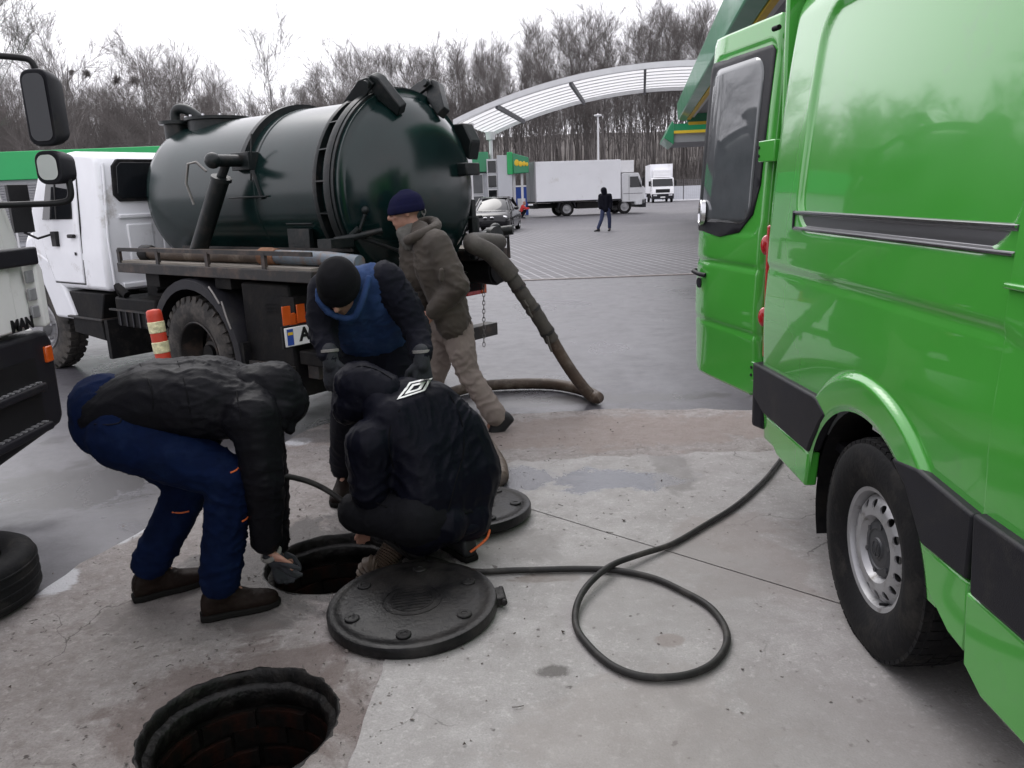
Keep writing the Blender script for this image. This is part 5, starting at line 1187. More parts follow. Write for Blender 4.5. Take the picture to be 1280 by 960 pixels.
# cars
def car(name, label, loc, rz, paint):
    t = thing(name, label, 'car', loc, rz, 'cars parked by the shop')
    P_ = lambda nm, m, f, par=t, bev=0.0, seg=3, smooth=50: (lambda b: (f(b), b.build(nm, m, par, bev, smooth, seg))[1])(MB())
    # x forward, widths vary along the profile
    st = [(-2.25,.62,.74,.55,.86),(-2.2,.35,.90,.70,.88),(-1.6,.22,.98,.84,.91),(-.6,.20,.95,.89,.91),(.6,.20,.93,.89,.91),(1.3,.22,.90,.87,.90),(1.9,.24,.80,.80,.88),(2.2,.28,.70,.70,.80),(2.28,.36,.60,.62,.72)]
    def body(b):
        secs = []
        for (x, z0, z1, w1, w0) in st:
            secs.append([(x,-w0*.96,z0),(x,-w0,z0+.2),(x,-w0*.98,(z0+z1)/2+.1),(x,-w1*.93,z1-.03),(x,-w1*.75,z1+.015),(x,0,z1+.03),(x,w1*.75,z1+.015),(x,w1*.93,z1-.03),(x,w0*.98,(z0+z1)/2+.1),(x,w0,z0+.2),(x,w0*.96,z0)])
        n = 11; b.add([p for s in secs for p in s], [(i*n+j,i*n+(j+1)%n,(i+1)*n+(j+1)%n,(i+1)*n+j) for i in range(len(secs)-1) for j in range(n)] + [tuple(range(n))[::-1], tuple((len(secs)-1)*n+j for j in range(n))])
    bd = P_('body', paint, body)
    gh = [(-1.75,.96,.76,.80),(-1.05,1.38,.62,.84),(-.7,1.43,.60,.85),(.0,1.44,.60,.86),(.45,1.39,.61,.85),(1.15,.92,.76,.86)]
    def green(b, sc=1.0, top=True):
        secs = [[(x,-w0,.88),(x,-w1-.02,z-.08),(x,-w1*.8,z),(x,0,z+.015),(x,w1*.8,z),(x,w1+.02,z-.08),(x,w0,.88)] for (x,z,w1,w0) in gh]
        n = 7; b.add([p for s in secs for p in s], [(i*n+j,i*n+j+1,(i+1)*n+j+1,(i+1)*n+j) for i in range(len(secs)-1) for j in range(n-1)] + [tuple(range(n))[::-1], tuple((len(secs)-1)*n+j for j in range(n))])
    P_('cabin', M['glassdark'], green, bd)
    P_('roof', paint, lambda b: b.add([(x, y, z+.022+dz) for dz in (0,.015) for x, z, w_ in ((-1.0,1.385,.58),(-.6,1.43,.58),(.0,1.445,.58),(.42,1.395,.57)) for y in (-w_, w_)], [(0,1,3,2),(2,3,5,4),(4,5,7,6),(8,10,11,9),(10,12,13,11),(12,14,15,13),(0,2,10,8),(2,4,12,10),(4,6,14,12),(1,9,11,3),(3,11,13,5),(5,13,15,7),(0,8,9,1),(6,7,15,14)]), bd, .005)
    for s in (1, -1):
        P_('pillar', paint, lambda b: b.tube([(.46,s*.62,1.41),(1.16,s*.80,.93)], .035, 6), bd); P_('pillar', paint, lambda b: b.tube([(-1.0,s*.63,1.39),(-1.72,s*.78,.95)], .05, 6), bd)
        P_('headlight', M['white'], lambda b: b.ell((2.10,s*.60,.64),(.12,.17,.075)), bd); P_('mirror', paint, lambda b: b.ell((.75,s*1.0,.98),(.08,.11,.07)), bd)
        P_('fog_lamp', M['chrome'], lambda b: b.ell((2.22,s*.58,.38),(.05,.09,.05)), bd)
        for e in (1, -1): pass
    P_('grille', M['chrome'], lambda b: (b.ell((2.24,.14,.60),(.05,.125,.08)), b.ell((2.24,-.14,.60),(.05,.125,.08))), bd); P_('grille_mesh', M['black'], lambda b: (b.ell((2.262,.14,.60),(.04,.10,.062)), b.ell((2.262,-.14,.60),(.04,.10,.062)), b.box(2.18,2.25,-.45,.45,.32,.44)), bd)
    P_('number_plate', M['black'], lambda b: b.box(2.26,2.31,-.28,.28,.42,.52), bd)
    far_wheels(t, ((-1.38,.80),(-1.38,-.80),(1.38,.80),(1.38,-.80)), car_tyre, rimc, .33, M['chrome'])
    return t
M['carblack'] = mat('black_car_paint', (.006,.006,.008), .15, var=.1, spec=.4)
M['carsilver'] = mat('champagne_car_paint', (.34,.32,.29), .25, .3, var=.1, coat=.8)
a, b_ = atz(601, 291), atz(632, 291.5); fr = (a+b_)/2
hx = atz(645, 286) - atz(632, 291.5); ang = math.atan2(-hx.y, -hx.x)
car('sedan_car', 'black sedan facing the camera in front of the station shop', (fr.x-.05-math.cos(ang)*1.45, fr.y-math.sin(ang)*1.45+.3, 0), ang, M['carblack'])
car('sedan_car', 'pale silver car half hidden behind the dark tank', (-2.75, 38.5, 0), ang + R_(12), M['carsilver'])
# ================================================================= PEOPLE
def remesh(mb, voxel, smooth_it=6, name='body'):
    me = mb.mesh(name); o = bpy.data.objects.new('tmp', me); C.objects.link(o)
    m = o.modifiers.new('r', 'REMESH'); m.mode = 'VOXEL'; m.voxel_size = voxel; m.use_smooth_shade = True
    dg = bpy.context.evaluated_depsgraph_get(); out = bpy.data.meshes.new_from_object(o.evaluated_get(dg))
    bpy.data.objects.remove(o); bpy.data.meshes.remove(me); out.name = name
    bm = bmesh.new(); bm.from_mesh(out)
    for _ in range(smooth_it): bmesh.ops.smooth_vert(bm, verts=bm.verts, factor=.5, use_axis_x=True, use_axis_y=True, use_axis_z=True)
    bm.to_mesh(out); bm.free(); out.materials.clear(); return out
def folds(me, amp, f=(9, 9, 9), seed=0, limbs=(), fine=.35):
    """cloth folds pushed into the surface; limbs: (p, axis, radius, amp) adds transverse wrinkles near a bent joint"""
    me.update(); no = [v.normal.copy() for v in me.vertices]; o = Vector((seed*3.7, seed*1.3, seed*5.1))
    for v, n in zip(me.vertices, no):
        p = v.co; w_ = noise.noise_vector(p*4.0 + o)*.10
        q = Vector(((p.x+w_.x)*f[0], (p.y+w_.y)*f[1], (p.z+w_.z)*f[2]))*1.25 + o
        lo = noise.noise(p*5.0 + o)
        a = max(0, 1-abs(noise.noise(q))*2.6); b = max(0, 1-abs(noise.noise(q*2.1+o))*3.0)
        m_ = .35 + .65*max(0, min(1, .5+1.6*noise.noise(p*3.1 - o)))
        d = amp*.30*lo + amp*.80*m_*(a*a*a - .2) + amp*fine*1.3*m_*(b*b*b-.15)
        for (c, ax, r, k) in limbs:
            e = p-c; t = e.length/r
            if t < 1: d += k*.8*(1-t)*(1-2*abs(math.sin(e.dot(ax)*48 + noise.noise(p*9+o)*2.6))**.6)
        v.co = p + n*d
    me.update(); return me
def cap(b, p0, p1, r0, r1, n=14): 
    p0, p1 = Vector(p0), Vector(p1); b.ell(p0, r0, n, 8); b.ell(p1, r1, n, 8)
    d = p1-p0
    if d.length > 1e-4: b.tube([p0, p1], [r0, r1], n)
def chainb(b, pts, rs):
    for i in range(len(pts)-1): cap(b, pts[i], pts[i+1], rs[i], rs[i+1])
def frame(fwd, up):
    f = Vector(fwd).normalized(); u = Vector(up); u = (u - f*u.dot(f)).normalized(); s = f.cross(u); return s, f, u     # side (right), forward, up
def head_prims(b, c, fwd, up, k=1.0):
    s, f, u = frame(fwd, up); Mx = Matrix((s, f, u)).transposed()
    P_ = lambda x, y, z: c + (s*x + f*y + u*z)*k
    b.ell(P_(0,-.012,.035), (.076*k,.096*k,.085*k), 20, 14, Mx)
    b.ell(P_(0,.022,-.045), (.058*k,.068*k,.075*k), 18, 12, Mx)
    b.ell(P_(0,.062,-.098), (.026*k,.022*k,.020*k), 12, 8, Mx)          # chin
    cap(b, P_(0,.088,.020), P_(0,.112,-.022), .011*k, .016*k)            # nose
    cap(b, P_(-.017,.094,-.030), P_(.017,.094,-.030), .010*k, .010*k)
    cap(b, P_(-.040,.080,.034), P_(.040,.080,.034), .013*k, .013*k)      # brow
    cap(b, P_(-.020,.086,-.062), P_(.020,.086,-.062), .009*k, .009*k)    # lips
    for q in (-1, 1):
        b.ell(P_(q*.040,.066,-.018), (.022*k,.02*k,.018*k), 10, 8, Mx)   # cheek
        b.ell(P_(q*.080,-.012,-.005), (.010*k,.020*k,.032*k), 10, 8, Mx) # ear
        b.ell(P_(q*.031,.074,.012), (.014*k,.012*k,.011*k), 10, 8, Mx)   # eye
def hand_prims(b, wrist, d, palm_n, side, k=1.0, curl=.5, r=.0088):
    d = Vector(d).normalized(); n = Vector(palm_n); n = (n - d*n.dot(d)).normalized(); s = d.cross(n)*side      # s points to the thumb side
    wrist = Vector(wrist)
    for q, L_ in ((-.030, .082), (-.010, .088), (.012, .086), (.031, .080)):
        cap(b, wrist + s*(q*.6*k), wrist + d*(L_*k) + s*(q*k), .017*k, .013*k, 10)
    for q, L_, a in ((.033,.070,.0), (.012,.080,.03), (-.010,.074,.05), (-.031,.058,.10)):
        p0 = wrist + d*(.085*k) + s*(q*k); dd = (d + n*.25*curl - s*a).normalized(); p1 = p0 + dd*(L_*.42*k)
        dd2 = (d*math.cos(curl*1.2) + n*math.sin(curl*1.2) - s*a).normalized(); p2 = p1 + dd2*(L_*.34*k); dd3 = (d*math.cos(curl*2.0) + n*math.sin(curl*2.0)).normalized(); p3 = p2 + dd3*(L_*.26*k)
        chainb(b, [p0, p1, p2, p3], [r*1.15*k, r*1.05*k, r*k, r*.85*k])
    t0 = wrist + d*(.025*k) + s*(.024*k); t1 = t0 + (d*.6 + s*.75 + n*.25).normalized()*(.045*k); t2 = t1 + (d*.9 + s*.25 + n*.4).normalized()*(.033*k); t3 = t2 + (d + n*.4).normalized()*(.025*k)
    chainb(b, [t0, t1, t2, t3], [.016*k, .013*k, .011*k, .009*k])
def boot(b, ankle, toe_dir, k=1.0, sole=0.0, tilt=0.0, high=.13):
    """boot shape: ankle is the joint, toe_dir a direction on the ground"""
    f = Vector(toe_dir).normalized(); s = Vector((f.y, -f.x, 0)); s = s.normalized() if s.length > 0 else Vector((1,0,0)); u = s.cross(f); u = u if u.z > 0 else -u
    P_ = lambda x, y, z: ankle + (s*x + f*y + u*z)*k
    secs = []
    for (y, w_, z0, z1) in ((-.078,.026,-.070,-.035),(-.070,.034,-.092,-.005),(-.03,.037,-.094,.05),(.02,.038,-.094,.045),(.065,.042,-.094,.0),(.11,.046,-.094,-.025),(.155,.045,-.094,-.034),(.185,.036,-.090,-.043),(.20,.018,-.082,-.055)):
        secs.append((P_(0, y, (z0+z1)/2), s, u, w_*k, (z1-z0)/2*k))
    b.loft(secs, 16, 2.6)
def sole(b, ankle, toe_dir, k=1.0):
    f = Vector(toe_dir).normalized(); s = Vector((f.y, -f.x, 0)).normalized(); u = s.cross(f); u = u if u.z > 0 else -u
    P_ = lambda x, y, z: ankle + (s*x + f*y + u*z)*k
    out = [(-.030,-.085),(.030,-.085),(.042,-.05),(.040,.02),(.050,.10),(.048,.16),(.030,.20),(0,.212),(-.030,.20),(-.048,.16),(-.050,.10),(-.040,.02),(-.042,-.05)]
    n = len(out); b.add([P_(x,y,z) for z in (-.112,-.088) for x, y in out], [tuple(range(n))[::-1], tuple(range(n,2*n))]+[(i,(i+1)%n,n+(i+1)%n,n+i) for i in range(n)])
def body_mesh(J, hands=(), k=.74):
    b = MB()
    tw = (J['shR']-J['shL']).normalized(); hw = (J['hipR']-J['hipL']).normalized()
    ax = (J['neck']-J['pelvis']).normalized(); fr = tw.cross(ax)
    mid = J.get('mid') or J['pelvis'].lerp(J['neck'], .45); chest = J['pelvis'].lerp(J['neck'], .78) + (mid - J['pelvis'].lerp(J['neck'], .45))*.6
    cap(b, J['pelvis'] - hw*.06, J['pelvis'] + hw*.06, .115*k, .115*k); cap(b, J['pelvis'], mid, .125*k, .125*k); cap(b, mid, chest, .125*k, .135*k)
    cap(b, chest - tw*.07, chest + tw*.07, .12*k, .12*k); cap(b, J['shL'], J['shR'], .062*k, .062*k); cap(b, chest, J['neck'], .11*k, .06*k)
    cap(b, J['neck'], J['head'], .056, .055); head_prims(b, J['head'], J['face'], J['hup'])
    for q in 'LR':
        chainb(b, [J['sh'+q], J['el'+q], J['wr'+q]], [.055*k, .044*k, .030]); chainb(b, [J['hip'+q], J['kn'+q], J['an'+q]], [.088*k, .062*k, .040])
        cap(b, J['pelvis'], J['hip'+q], .09*k, .088*k); cap(b, J['an'+q], J['an'+q] + J['toe'+q].normalized()*.06 + Vector((0,0,-.02)), .032, .028)
    for h in hands: hand_prims(b, *h)
    return b
def person(name, label, J, loc, hands=()):
    t = thing(name, label, 'person', loc)
    t['_o'] = 0; del t['_o']
    me = remesh(body_mesh(J, hands), .009, 4, 'body')
    shift(me, loc); link('body', me, M['skin'], t, 180); return t
def shift(me, loc): me.transform(Matrix.Translation(-Vector(loc)))
def cloth(name, b, m, t, voxel=.011, sm=6, fold=None):
    me = remesh(b, voxel, sm, name)
    if fold: folds(me, **fold)
    shift(me, t.location); return link(name, me, m, t, 180)
def plain(name, b, m, t, smooth=60, bev=0):
    me = b.mesh(name); shift(me, t.location); o = link(name, me, m, t, smooth)
    if bev: q = o.modifiers.new('b', 'BEVEL'); q.width = bev; q.segments = 2; q.limit_method = 'ANGLE'
    return o
def beanie(b, c, fwd, up, k=1.0, low=-.005, top=.125, w=.088, d=.108, back=.0):
    s, f, u = frame(fwd, up); secs = []
    for (z, q) in ((low, .97), (low+.004, 1.02), (low+.022, 1.045), (low+.042, 1.03), (low+.046, .985), (.06, .955), (.085, .86), (.105, .70), (.118, .50), (top, .26), (top+.003, .05)):
        secs.append((c + (f*(-.010-back*z) + u*z)*k, s, f, w*q*k, d*q*k))
    b.loft(secs, 28, 2.1)
def knit(name, col):
    m = mat(name, col, .9, var=.15, scale=30, spec=.15); t = m.node_tree
    tc = t.nodes.new('ShaderNodeTexCoord'); wv = t.nodes.new('ShaderNodeTexWave'); wv.inputs['Scale'].default_value = 80; wv.inputs['Distortion'].default_value = 3; wv.inputs['Detail'].default_value = 2; wv.bands_direction = 'X'
    bp = t.nodes.new('ShaderNodeBump'); bp.inputs['Strength'].default_value = .3; bp.inputs['Distance'].default_value = .003
    t.links.new(tc.outputs['Object'], wv.inputs['Vector']); t.links.new(wv.outputs['Fac'], bp.inputs['Height']); t.links.new(bp.outputs[0], t.nodes['Principled BSDF'].inputs['Normal']); return m
M['nylon_black'] = mat('black_nylon', (.0055,.0055,.0075), .50, var=.25, scale=8, bump=.10, bscale=120, spec=.09)
M['nylon_navy'] = mat('navy_nylon', (.0045,.0048,.0095), .48, var=.25, scale=8, bump=.10, bscale=120, spec=.08)
M['workblue'] = mat('blue_work_trousers', (.0026,.0072,.029), .85, var=.3, scale=10, bump=.2, bscale=260, spec=.08, wear=((.006,.013,.040), .3, 9))
M['vest'] = mat('blue_work_vest', (.017,.040,.112), .85, var=.25, scale=10, bump=.25, bscale=200, spec=.2, wear=((.035,.065,.16), .4, 8))
M['darkcloth'] = mat('dark_navy_cloth', (.0045,.005,.0105), .85, var=.3, scale=10, bump=.2, bscale=220, spec=.2)
M['blackcloth'] = mat('black_trousers', (.004,.004,.006), .8, var=.3, scale=10, bump=.2, bscale=220, spec=.2)
M['brownjacket'] = mat('brown_padded_jacket', (.046,.036,.027), .72, var=.25, scale=8, bump=.15, bscale=200, sheen=.1)
M['beige'] = mat('beige_trousers', (.205,.168,.148), .88, var=.14, scale=8, bump=.15, bscale=240)
M['boot'] = mat('brown_leather_boots', (.011,.0065,.005), .6, spec=.12, var=.35, scale=14, bump=.3, bscale=60, wear=((.020,.015,.012), .15, 8))
M['bootsole'] = mat('boot_sole', (.008,.0075,.007), .8, var=.3, spec=.1)
M['glove'] = mat('grey_work_glove', (.022,.024,.03), .8, var=.4, scale=20, bump=.3, bscale=160)
M['glovecuff'] = mat('pale_glove_cuff', (.20,.19,.18), .85, var=.2, scale=30, bump=.3, bscale=150)
M['orangepipe'] = mat('orange_piping', (.65,.13,.03), .6, var=.1)
M['knit_navy'] = knit('navy_knit', (.006,.0065,.030)); M['knit_black'] = knit('black_knit', (.0045,.0045,.006)); M['knit_grey'] = knit('grey_knit_scarf', (.12,.115,.105))
V = Vector
# ---------------------------------------------------------------- A: man bent over the manhole, blue trousers
A = dict(pelvis=at(150,520,3.06), neck=at(318,498,3.08), head=at(347,503,3.08), face=V((.55,-.05,-.85)), hup=V((.85,0,.45)),
    hipR=at(158,540,2.96), hipL=at(165,530,3.16), knR=at(287,598,2.92), knL=at(236,602,3.22), anR=at(277,742,2.93), anL=at(192,728,3.12),
    shR=at(318,522,2.92), shL=at(322,512,3.24), elR=at(331,602,2.90), elL=at(338,600,3.28), wrR=at(333,684,2.98), wrL=at(345,688,3.22), toeR=V((.86,.36,0)), toeL=V((.75,.5,0)))
A['mid'] = at(235,492,3.08) + V((0,0,-.03))
A['anR'].z = .115; A['anL'].z = .115
pA = person('person', 'man in black hooded jacket and blue trousers bending over the manhole', A, (-1.28, 3.03, 0), hands=((A['wrR'], V((.35,.25,-.9)), V((.6,.5,.2)), 1), (A['wrL'], V((.2,-.15,-1)), V((.6,-.5,0)), -1)))
b = MB(); ax = (A['neck']-A['pelvis']).normalized()
for q in 'RL': cap(b, A['sh'+q] - ax*.03, A['sh'+q]*.5 + A['neck']*.5, .095, .11)
c1 = at(150,510,3.06); c2 = at(200,496,3.06); c3 = at(262,496,3.07); c4 = at(312,505,3.08)
for (p0, r0, p1, r1) in ((c1,.150,c2,.172), (c2,.172,c3,.180), (c3,.180,c4,.150)):
    for oy in (-.085, 0, .085): cap(b, p0+V((0,oy,0)), p1+V((0,oy,0)), r0*(.92 if oy else 1)-.02, r1*(.92 if oy else 1)-.02)
b.ell(at(128,508,3.06), (.06,.15,.11)); cap(b, at(175,530,3.0), at(250,535,3.02), .06, .10)
for q in 'RL': chainb(b, [A['sh'+q], A['sh'+q].lerp(A['el'+q],.5), A['el'+q], A['wr'+q].lerp(A['el'+q],.12)], [.098,.088,.078,.062])
lim = [(A['elR'], V((0,0,1)), .17, .007), (A['shR'], V((.3,0,1)).normalized(), .16, .006), (A['wrR']+V((0,0,.1)), V((0,0,1)), .13, .006), (at(290,520,2.95), V((.8,0,.6)), .17, .006)]
jA = cloth('jacket', b, M['nylon_black'], pA, .0085, 5, dict(amp=.0085, f=(5,12,12), seed=3, limbs=lim))
b = MB(); s_, f_, u_ = frame(A['face'], A['hup'])
cap(b, at(318,490,3.08), at(342,490,3.08), .115, .118); cap(b, at(322,480,3.08), at(348,476,3.08), .07, .075); cap(b, at(342,488,3.08), at(355,503,3.08), .118, .10); cap(b, at(345,508,3.06), at(362,515,3.06), .085, .055); cap(b, at(328,505,3.0), at(352,512,3.0), .07, .05); cap(b, at(350,512,3.04), at(362,536,3.02), .06, .025); cap(b, at(335,520,2.98), at(350,530,2.98), .05, .03)
cloth('hood', b, M['nylon_black'], pA, .009, 4, dict(amp=.011, f=(13,13,13), seed=5))
b = MB()
for q in 'RL':
    K, N, H_ = A['kn'+q], A['an'+q], A['hip'+q]
    chainb(b, [H_, H_.lerp(K,.45), K.lerp(H_,.12), K, K.lerp(N,.45), N + V((0,0,.045))], [.150,.125,.100,.095,.085,.082])
cap(b, at(130,508,3.0), at(142,508,3.12), .13, .13); cap(b, at(132,530,3.02), at(140,528,3.12), .13, .13); cap(b, at(165,515,3.0), at(165,515,3.12), .12, .12)
lim = []
for q in 'RL':
    sd = (A['an'+q]-A['kn'+q]).normalized(); lim += [(A['kn'+q]+V((-.05,0,-.02)), sd, .17, .008), (A['an'+q]+V((0,0,.1)), V((0,0,1)), .14, .009), (A['hip'+q].lerp(A['kn'+q],.25), (A['kn'+q]-A['hip'+q]).normalized(), .2, .006)]
cloth('trousers', b, M['workblue'], pA, .010, 5, dict(amp=.011, f=(7,9,12), seed=9, limbs=lim))
for q in 'RL':
    b = MB(); boot(b, A['an'+q], A['toe'+q], 1.08); cap(b, A['an'+q], A['an'+q]+V((0,0,.06)), .056, .058); bo_ = cloth('boot', b, M['boot'], pA, .007, 3, dict(amp=.0035, f=(22,22,30), seed=4))
    b = MB(); sole(b, A['an'+q]+V((0,0,.012)), A['toe'+q], 1.06); o = plain('boot_sole', b, M['bootsole'], pA, 40, .006)
b = MB(); hand_prims(b, A['wrR']+V((.01,.01,-.03)), V((.40,.25,-.85)), V((.6,.5,.2)), 1, 1.06, .45, .0105); cap(b, A['wrR']+V((.015,.015,-.04)), A['wrR']+V((.03,.02,-.07)), .038, .034); cloth('glove', b, M['glove'], pA, .006, 2, dict(amp=.002, f=(30,30,30), seed=2))
b = MB(); hand_prims(b, A['wrL'], V((.2,-.15,-1)), V((.6,-.5,0)), -1, 1.06, .75, .0105); cloth('glove', b, M['glove'], pA, .006, 2)
b = MB(); d_ = V((.40,.25,-.85)).normalized(); p_ = A['wrR']+V((.012,.012,-.035)); b.lathe([(.036,-.008),(.043,-.010),(.046,.004),(.041,.012)], o=p_, ax=d_, n=20); plain('glove_cuff', b, M['glovecuff'], pA)
def decal_line(name, me_obj, pix, r, m, t):
    bv = BVHTree.FromPolygons([v.co + t.location for v in me_obj.data.vertices], [p.vertices for p in me_obj.data.polygons]); pts = []
    for (x, y) in pix:
        d = ray(x, y).normalized(); h = bv.ray_cast(Vector((0,0,CAMH)), d)
        if h[0] is not None: pts.append(h[0] + h[1]*.001)
    if len(pts) > 1: b = MB(); b.tube(smooth_path(pts, 3), r, 6); plain(name, b, m, t)
trA = [c_ for c_ in C.objects if c_.parent is pA and c_.name.startswith('trousers')][0]
for pix in (((201,532),(204,525),(205,520)), ((288,591),(295,588),(301,582)), ((215,640),(225,641),(236,639)), ((302,652),(308,648),(312,642))): decal_line('piping', trA, pix, .0035, M['orangepipe'], pA)
decal_line('pocket_seam', trA, ((118,530),(135,531),(150,528),(152,518)), .003, M['darkcloth'], pA)
M['seam'] = mat('dark_seam', (.004,.004,.005), .7, var=.1, spec=.1)
for pix in (((300,470),(296,490),(300,515),(304,540)), ((175,455),(185,475),(192,500),(188,525)), ((222,452),(230,475),(236,505),(240,530)), ((312,585),(330,590),(352,586)), ((311,668),(330,674),(351,670))): decal_line('seam', jA, pix, .0025, M['seam'], pA)
# ---------------------------------------------------------------- B: man crouching with his back turned
Bp = dict(pelvis=at(552,628,3.33), neck=at(487,512,3.40), head=at(452,497,3.44), face=V((-.75,.25,-.6)), hup=V((-.55,.1,.8)),
    hipR=at(575,640,3.38), hipL=at(520,648,3.22), knR=at(545,585,3.75), knL=at(447,640,3.30), anR=at(578,690,3.38), anL=at(515,690,3.48),
    shR=at(555,520,3.52), shL=at(462,555,3.26), elR=at(545,590,3.70), elL=at(462,612,3.24), wrR=at(480,640,3.62), wrL=at(470,650,3.40), toeR=V((-.55,.84,0)), toeL=V((-.85,.5,0)))
Bp['mid'] = at(545,560,3.38); Bp['anR'].z = .125; Bp['anL'].z = .115
pB = person('person', 'man in dark hooded jacket with white diamond emblem crouching at the manhole', Bp, (-.40, 3.38, 0), hands=((Bp['wrR'], V((-.8,-.1,-.5)), V((0,.2,-1)), -1), (Bp['wrL'], V((-.6,.3,-.7)), V((-.2,-.2,-1)), 1)))
b = MB()
S = [(at(552,640,3.34), .215, .17), (at(560,600,3.38), .225, .175), (at(545,555,3.42), .215, .17), (at(515,518,3.42), .19, .145), (at(492,500,3.42), .13, .10)]
tw = (Bp['shR']-Bp['shL']).normalized()
for i in range(len(S)-1):
    (p0, w0, r0), (p1, w1, r1) = S[i], S[i+1]
    for q in (-1, -.4, .4, 1): cap(b, p0 + tw*(w0-r0*.85)*q*1.6, p1 + tw*(w1-r1*.85)*q*1.6, r0*.85, r1*.85)
cap(b, at(540,655,3.28), at(585,645,3.36), .10, .11); cap(b, at(500,650,3.22), at(560,655,3.24), .07, .09)
for q in 'RL': chainb(b, [Bp['sh'+q], Bp['sh'+q].lerp(Bp['el'+q],.5), Bp['el'+q], Bp['wr'+q].lerp(Bp['el'+q],.2)], [.108,.098,.085,.062])
lim = [(Bp['elL'], V((0,0,1)), .18, .008), (at(500,600,3.2), V((.5,0,1)).normalized(), .16, .007), (at(590,560,3.3), V((-.6,0,.8)), .2, .005), (at(540,640,3.2), V((0,0,1)), .16, .006)]
jB = cloth('jacket', b, M['nylon_navy'], pB, .0085, 5, dict(amp=.0085, f=(9,9,5), seed=13, limbs=lim))
b = MB(); b.tube(smooth_path([at(468,640,3.22), at(500,658,3.17), at(545,668,3.18), at(592,658,3.28), at(608,640,3.40)], 6), .030, 10); cloth('jacket_hem', b, M['nylon_navy'], pB, .009, 3, dict(amp=.004, f=(14,14,14), seed=6))
b = MB(); cap(b, at(452,497,3.44), at(447,482,3.44), .112, .110); cap(b, at(450,480,3.43), at(478,492,3.42), .105, .10); cap(b, at(478,492,3.42), at(488,500,3.42), .10, .085); cap(b, at(440,505,3.42), at(432,515,3.42), .085, .06)
cloth('hood', b, M['nylon_navy'], pB, .009, 4, dict(amp=.011, f=(12,12,12), seed=15))
b = MB()
for q in 'RL':
    H_, K, N = Bp['hip'+q], Bp['kn'+q], Bp['an'+q]; chainb(b, [H_, H_.lerp(K,.5), K, K.lerp(N,.5), N+V((0,0,.05))], [.125,.105,.092,.080,.075])
cap(b, Bp['hipL'], Bp['hipR'], .13, .13)
cloth('trousers', b, M['blackcloth'], pB, .011, 5, dict(amp=.009, f=(8,8,8), seed=19))
M['shoe'] = mat('black_trainer', (.012,.012,.014), .6, var=.3, bump=.3)
for q in 'RL':
    b = MB(); boot(b, Bp['an'+q], Bp['toe'+q], 1.05); cloth('shoe', b, M['shoe'], pB, .007, 3)
    b = MB(); sole(b, Bp['an'+q]+V((0,0,.010)), Bp['toe'+q], 1.06); plain('shoe_sole', b, M['bootsole'], pB, 40, .006)
b = MB(); b.tube(smooth_path([at(588,690,3.30), at(600,681,3.31), at(609,672,3.33), at(612,662,3.36)], 4), [.006]*12+[.004], 8); plain('shoe_stripe', b, M['orangepipe'], pB)
# white diamond emblem printed on the back
hB = [c_ for c_ in C.objects if c_.parent is pB and c_.name.startswith('hood')][0]; _nv = len(jB.data.vertices)
bv = BVHTree.FromPolygons([v.co + pB.location for v in jB.data.vertices] + [v.co + pB.location for v in hB.data.vertices], [tuple(p.vertices) for p in jB.data.polygons] + [tuple(i+_nv for i in p.vertices) for p in hB.data.polygons])
def hit(x, y, lift=.004):
    h = bv.ray_cast(Vector((0,0,CAMH)), ray(x, y).normalized()); return (h[0] + h[1]*lift) if h[0] is not None else at(x, y, 3.3)
def band(q0, q1, n=8):
    b = MB(); vs = []; k = len(q0)
    ptsA = [(q0[i][0]+(q0[(i+1)%k][0]-q0[i][0])*j/n, q0[i][1]+(q0[(i+1)%k][1]-q0[i][1])*j/n) for i in range(k) for j in range(n)]
    ptsB = [(q1[i][0]+(q1[(i+1)%k][0]-q1[i][0])*j/n, q1[i][1]+(q1[(i+1)%k][1]-q1[i][1])*j/n) for i in range(k) for j in range(n)]
    m_ = len(ptsA); b.add([hit(*p) for p in ptsA] + [hit(*p) for p in ptsB], [(i, (i+1)%m_, m_+(i+1)%m_, m_+i) for i in range(m_)]); return b
def quad(cx_, cy_, k): return [(cx_+(x-cx_)*k, cy_+(y-cy_)*k) for x, y in ((495.5,500.5),(511.5,478.5),(541,472),(531,489))]
M['print'] = mat('white_back_print', (.80,.80,.78), .6, var=.05)
e_ = bpy.data.objects.new('emblem', None); C.objects.link(e_); e_.parent = pB
for k0, k1 in ((1.0, .76), (.58, .30)):
    b = band(quad(519.5,485,k0), quad(519.5,485,k1)); me = b.mesh('emblem_band'); shift(me, pB.location); link('emblem_band', me, M['print'], e_, 0)
b = MB()
for x, y in ((466,622),(469,630)):
    b.tube([at(x,y,3.13), at(x+3,y+4,3.13)], .003, 5)
decal_line('seam', jB, ((560,490),(575,520),(580,560),(570,600),(560,640)), .0025, M['seam'], pB)
decal_line('seam', jB, ((500,512),(488,535),(486,560),(492,585)), .0025, M['seam'], pB)
decal_line('seam', jB, ((470,628),(500,640),(540,648),(590,640)), .0025, M['seam'], pB)
decal_line('seam', hB, ((432,470),(448,458),(470,462),(490,474)), .0025, M['seam'], pB)
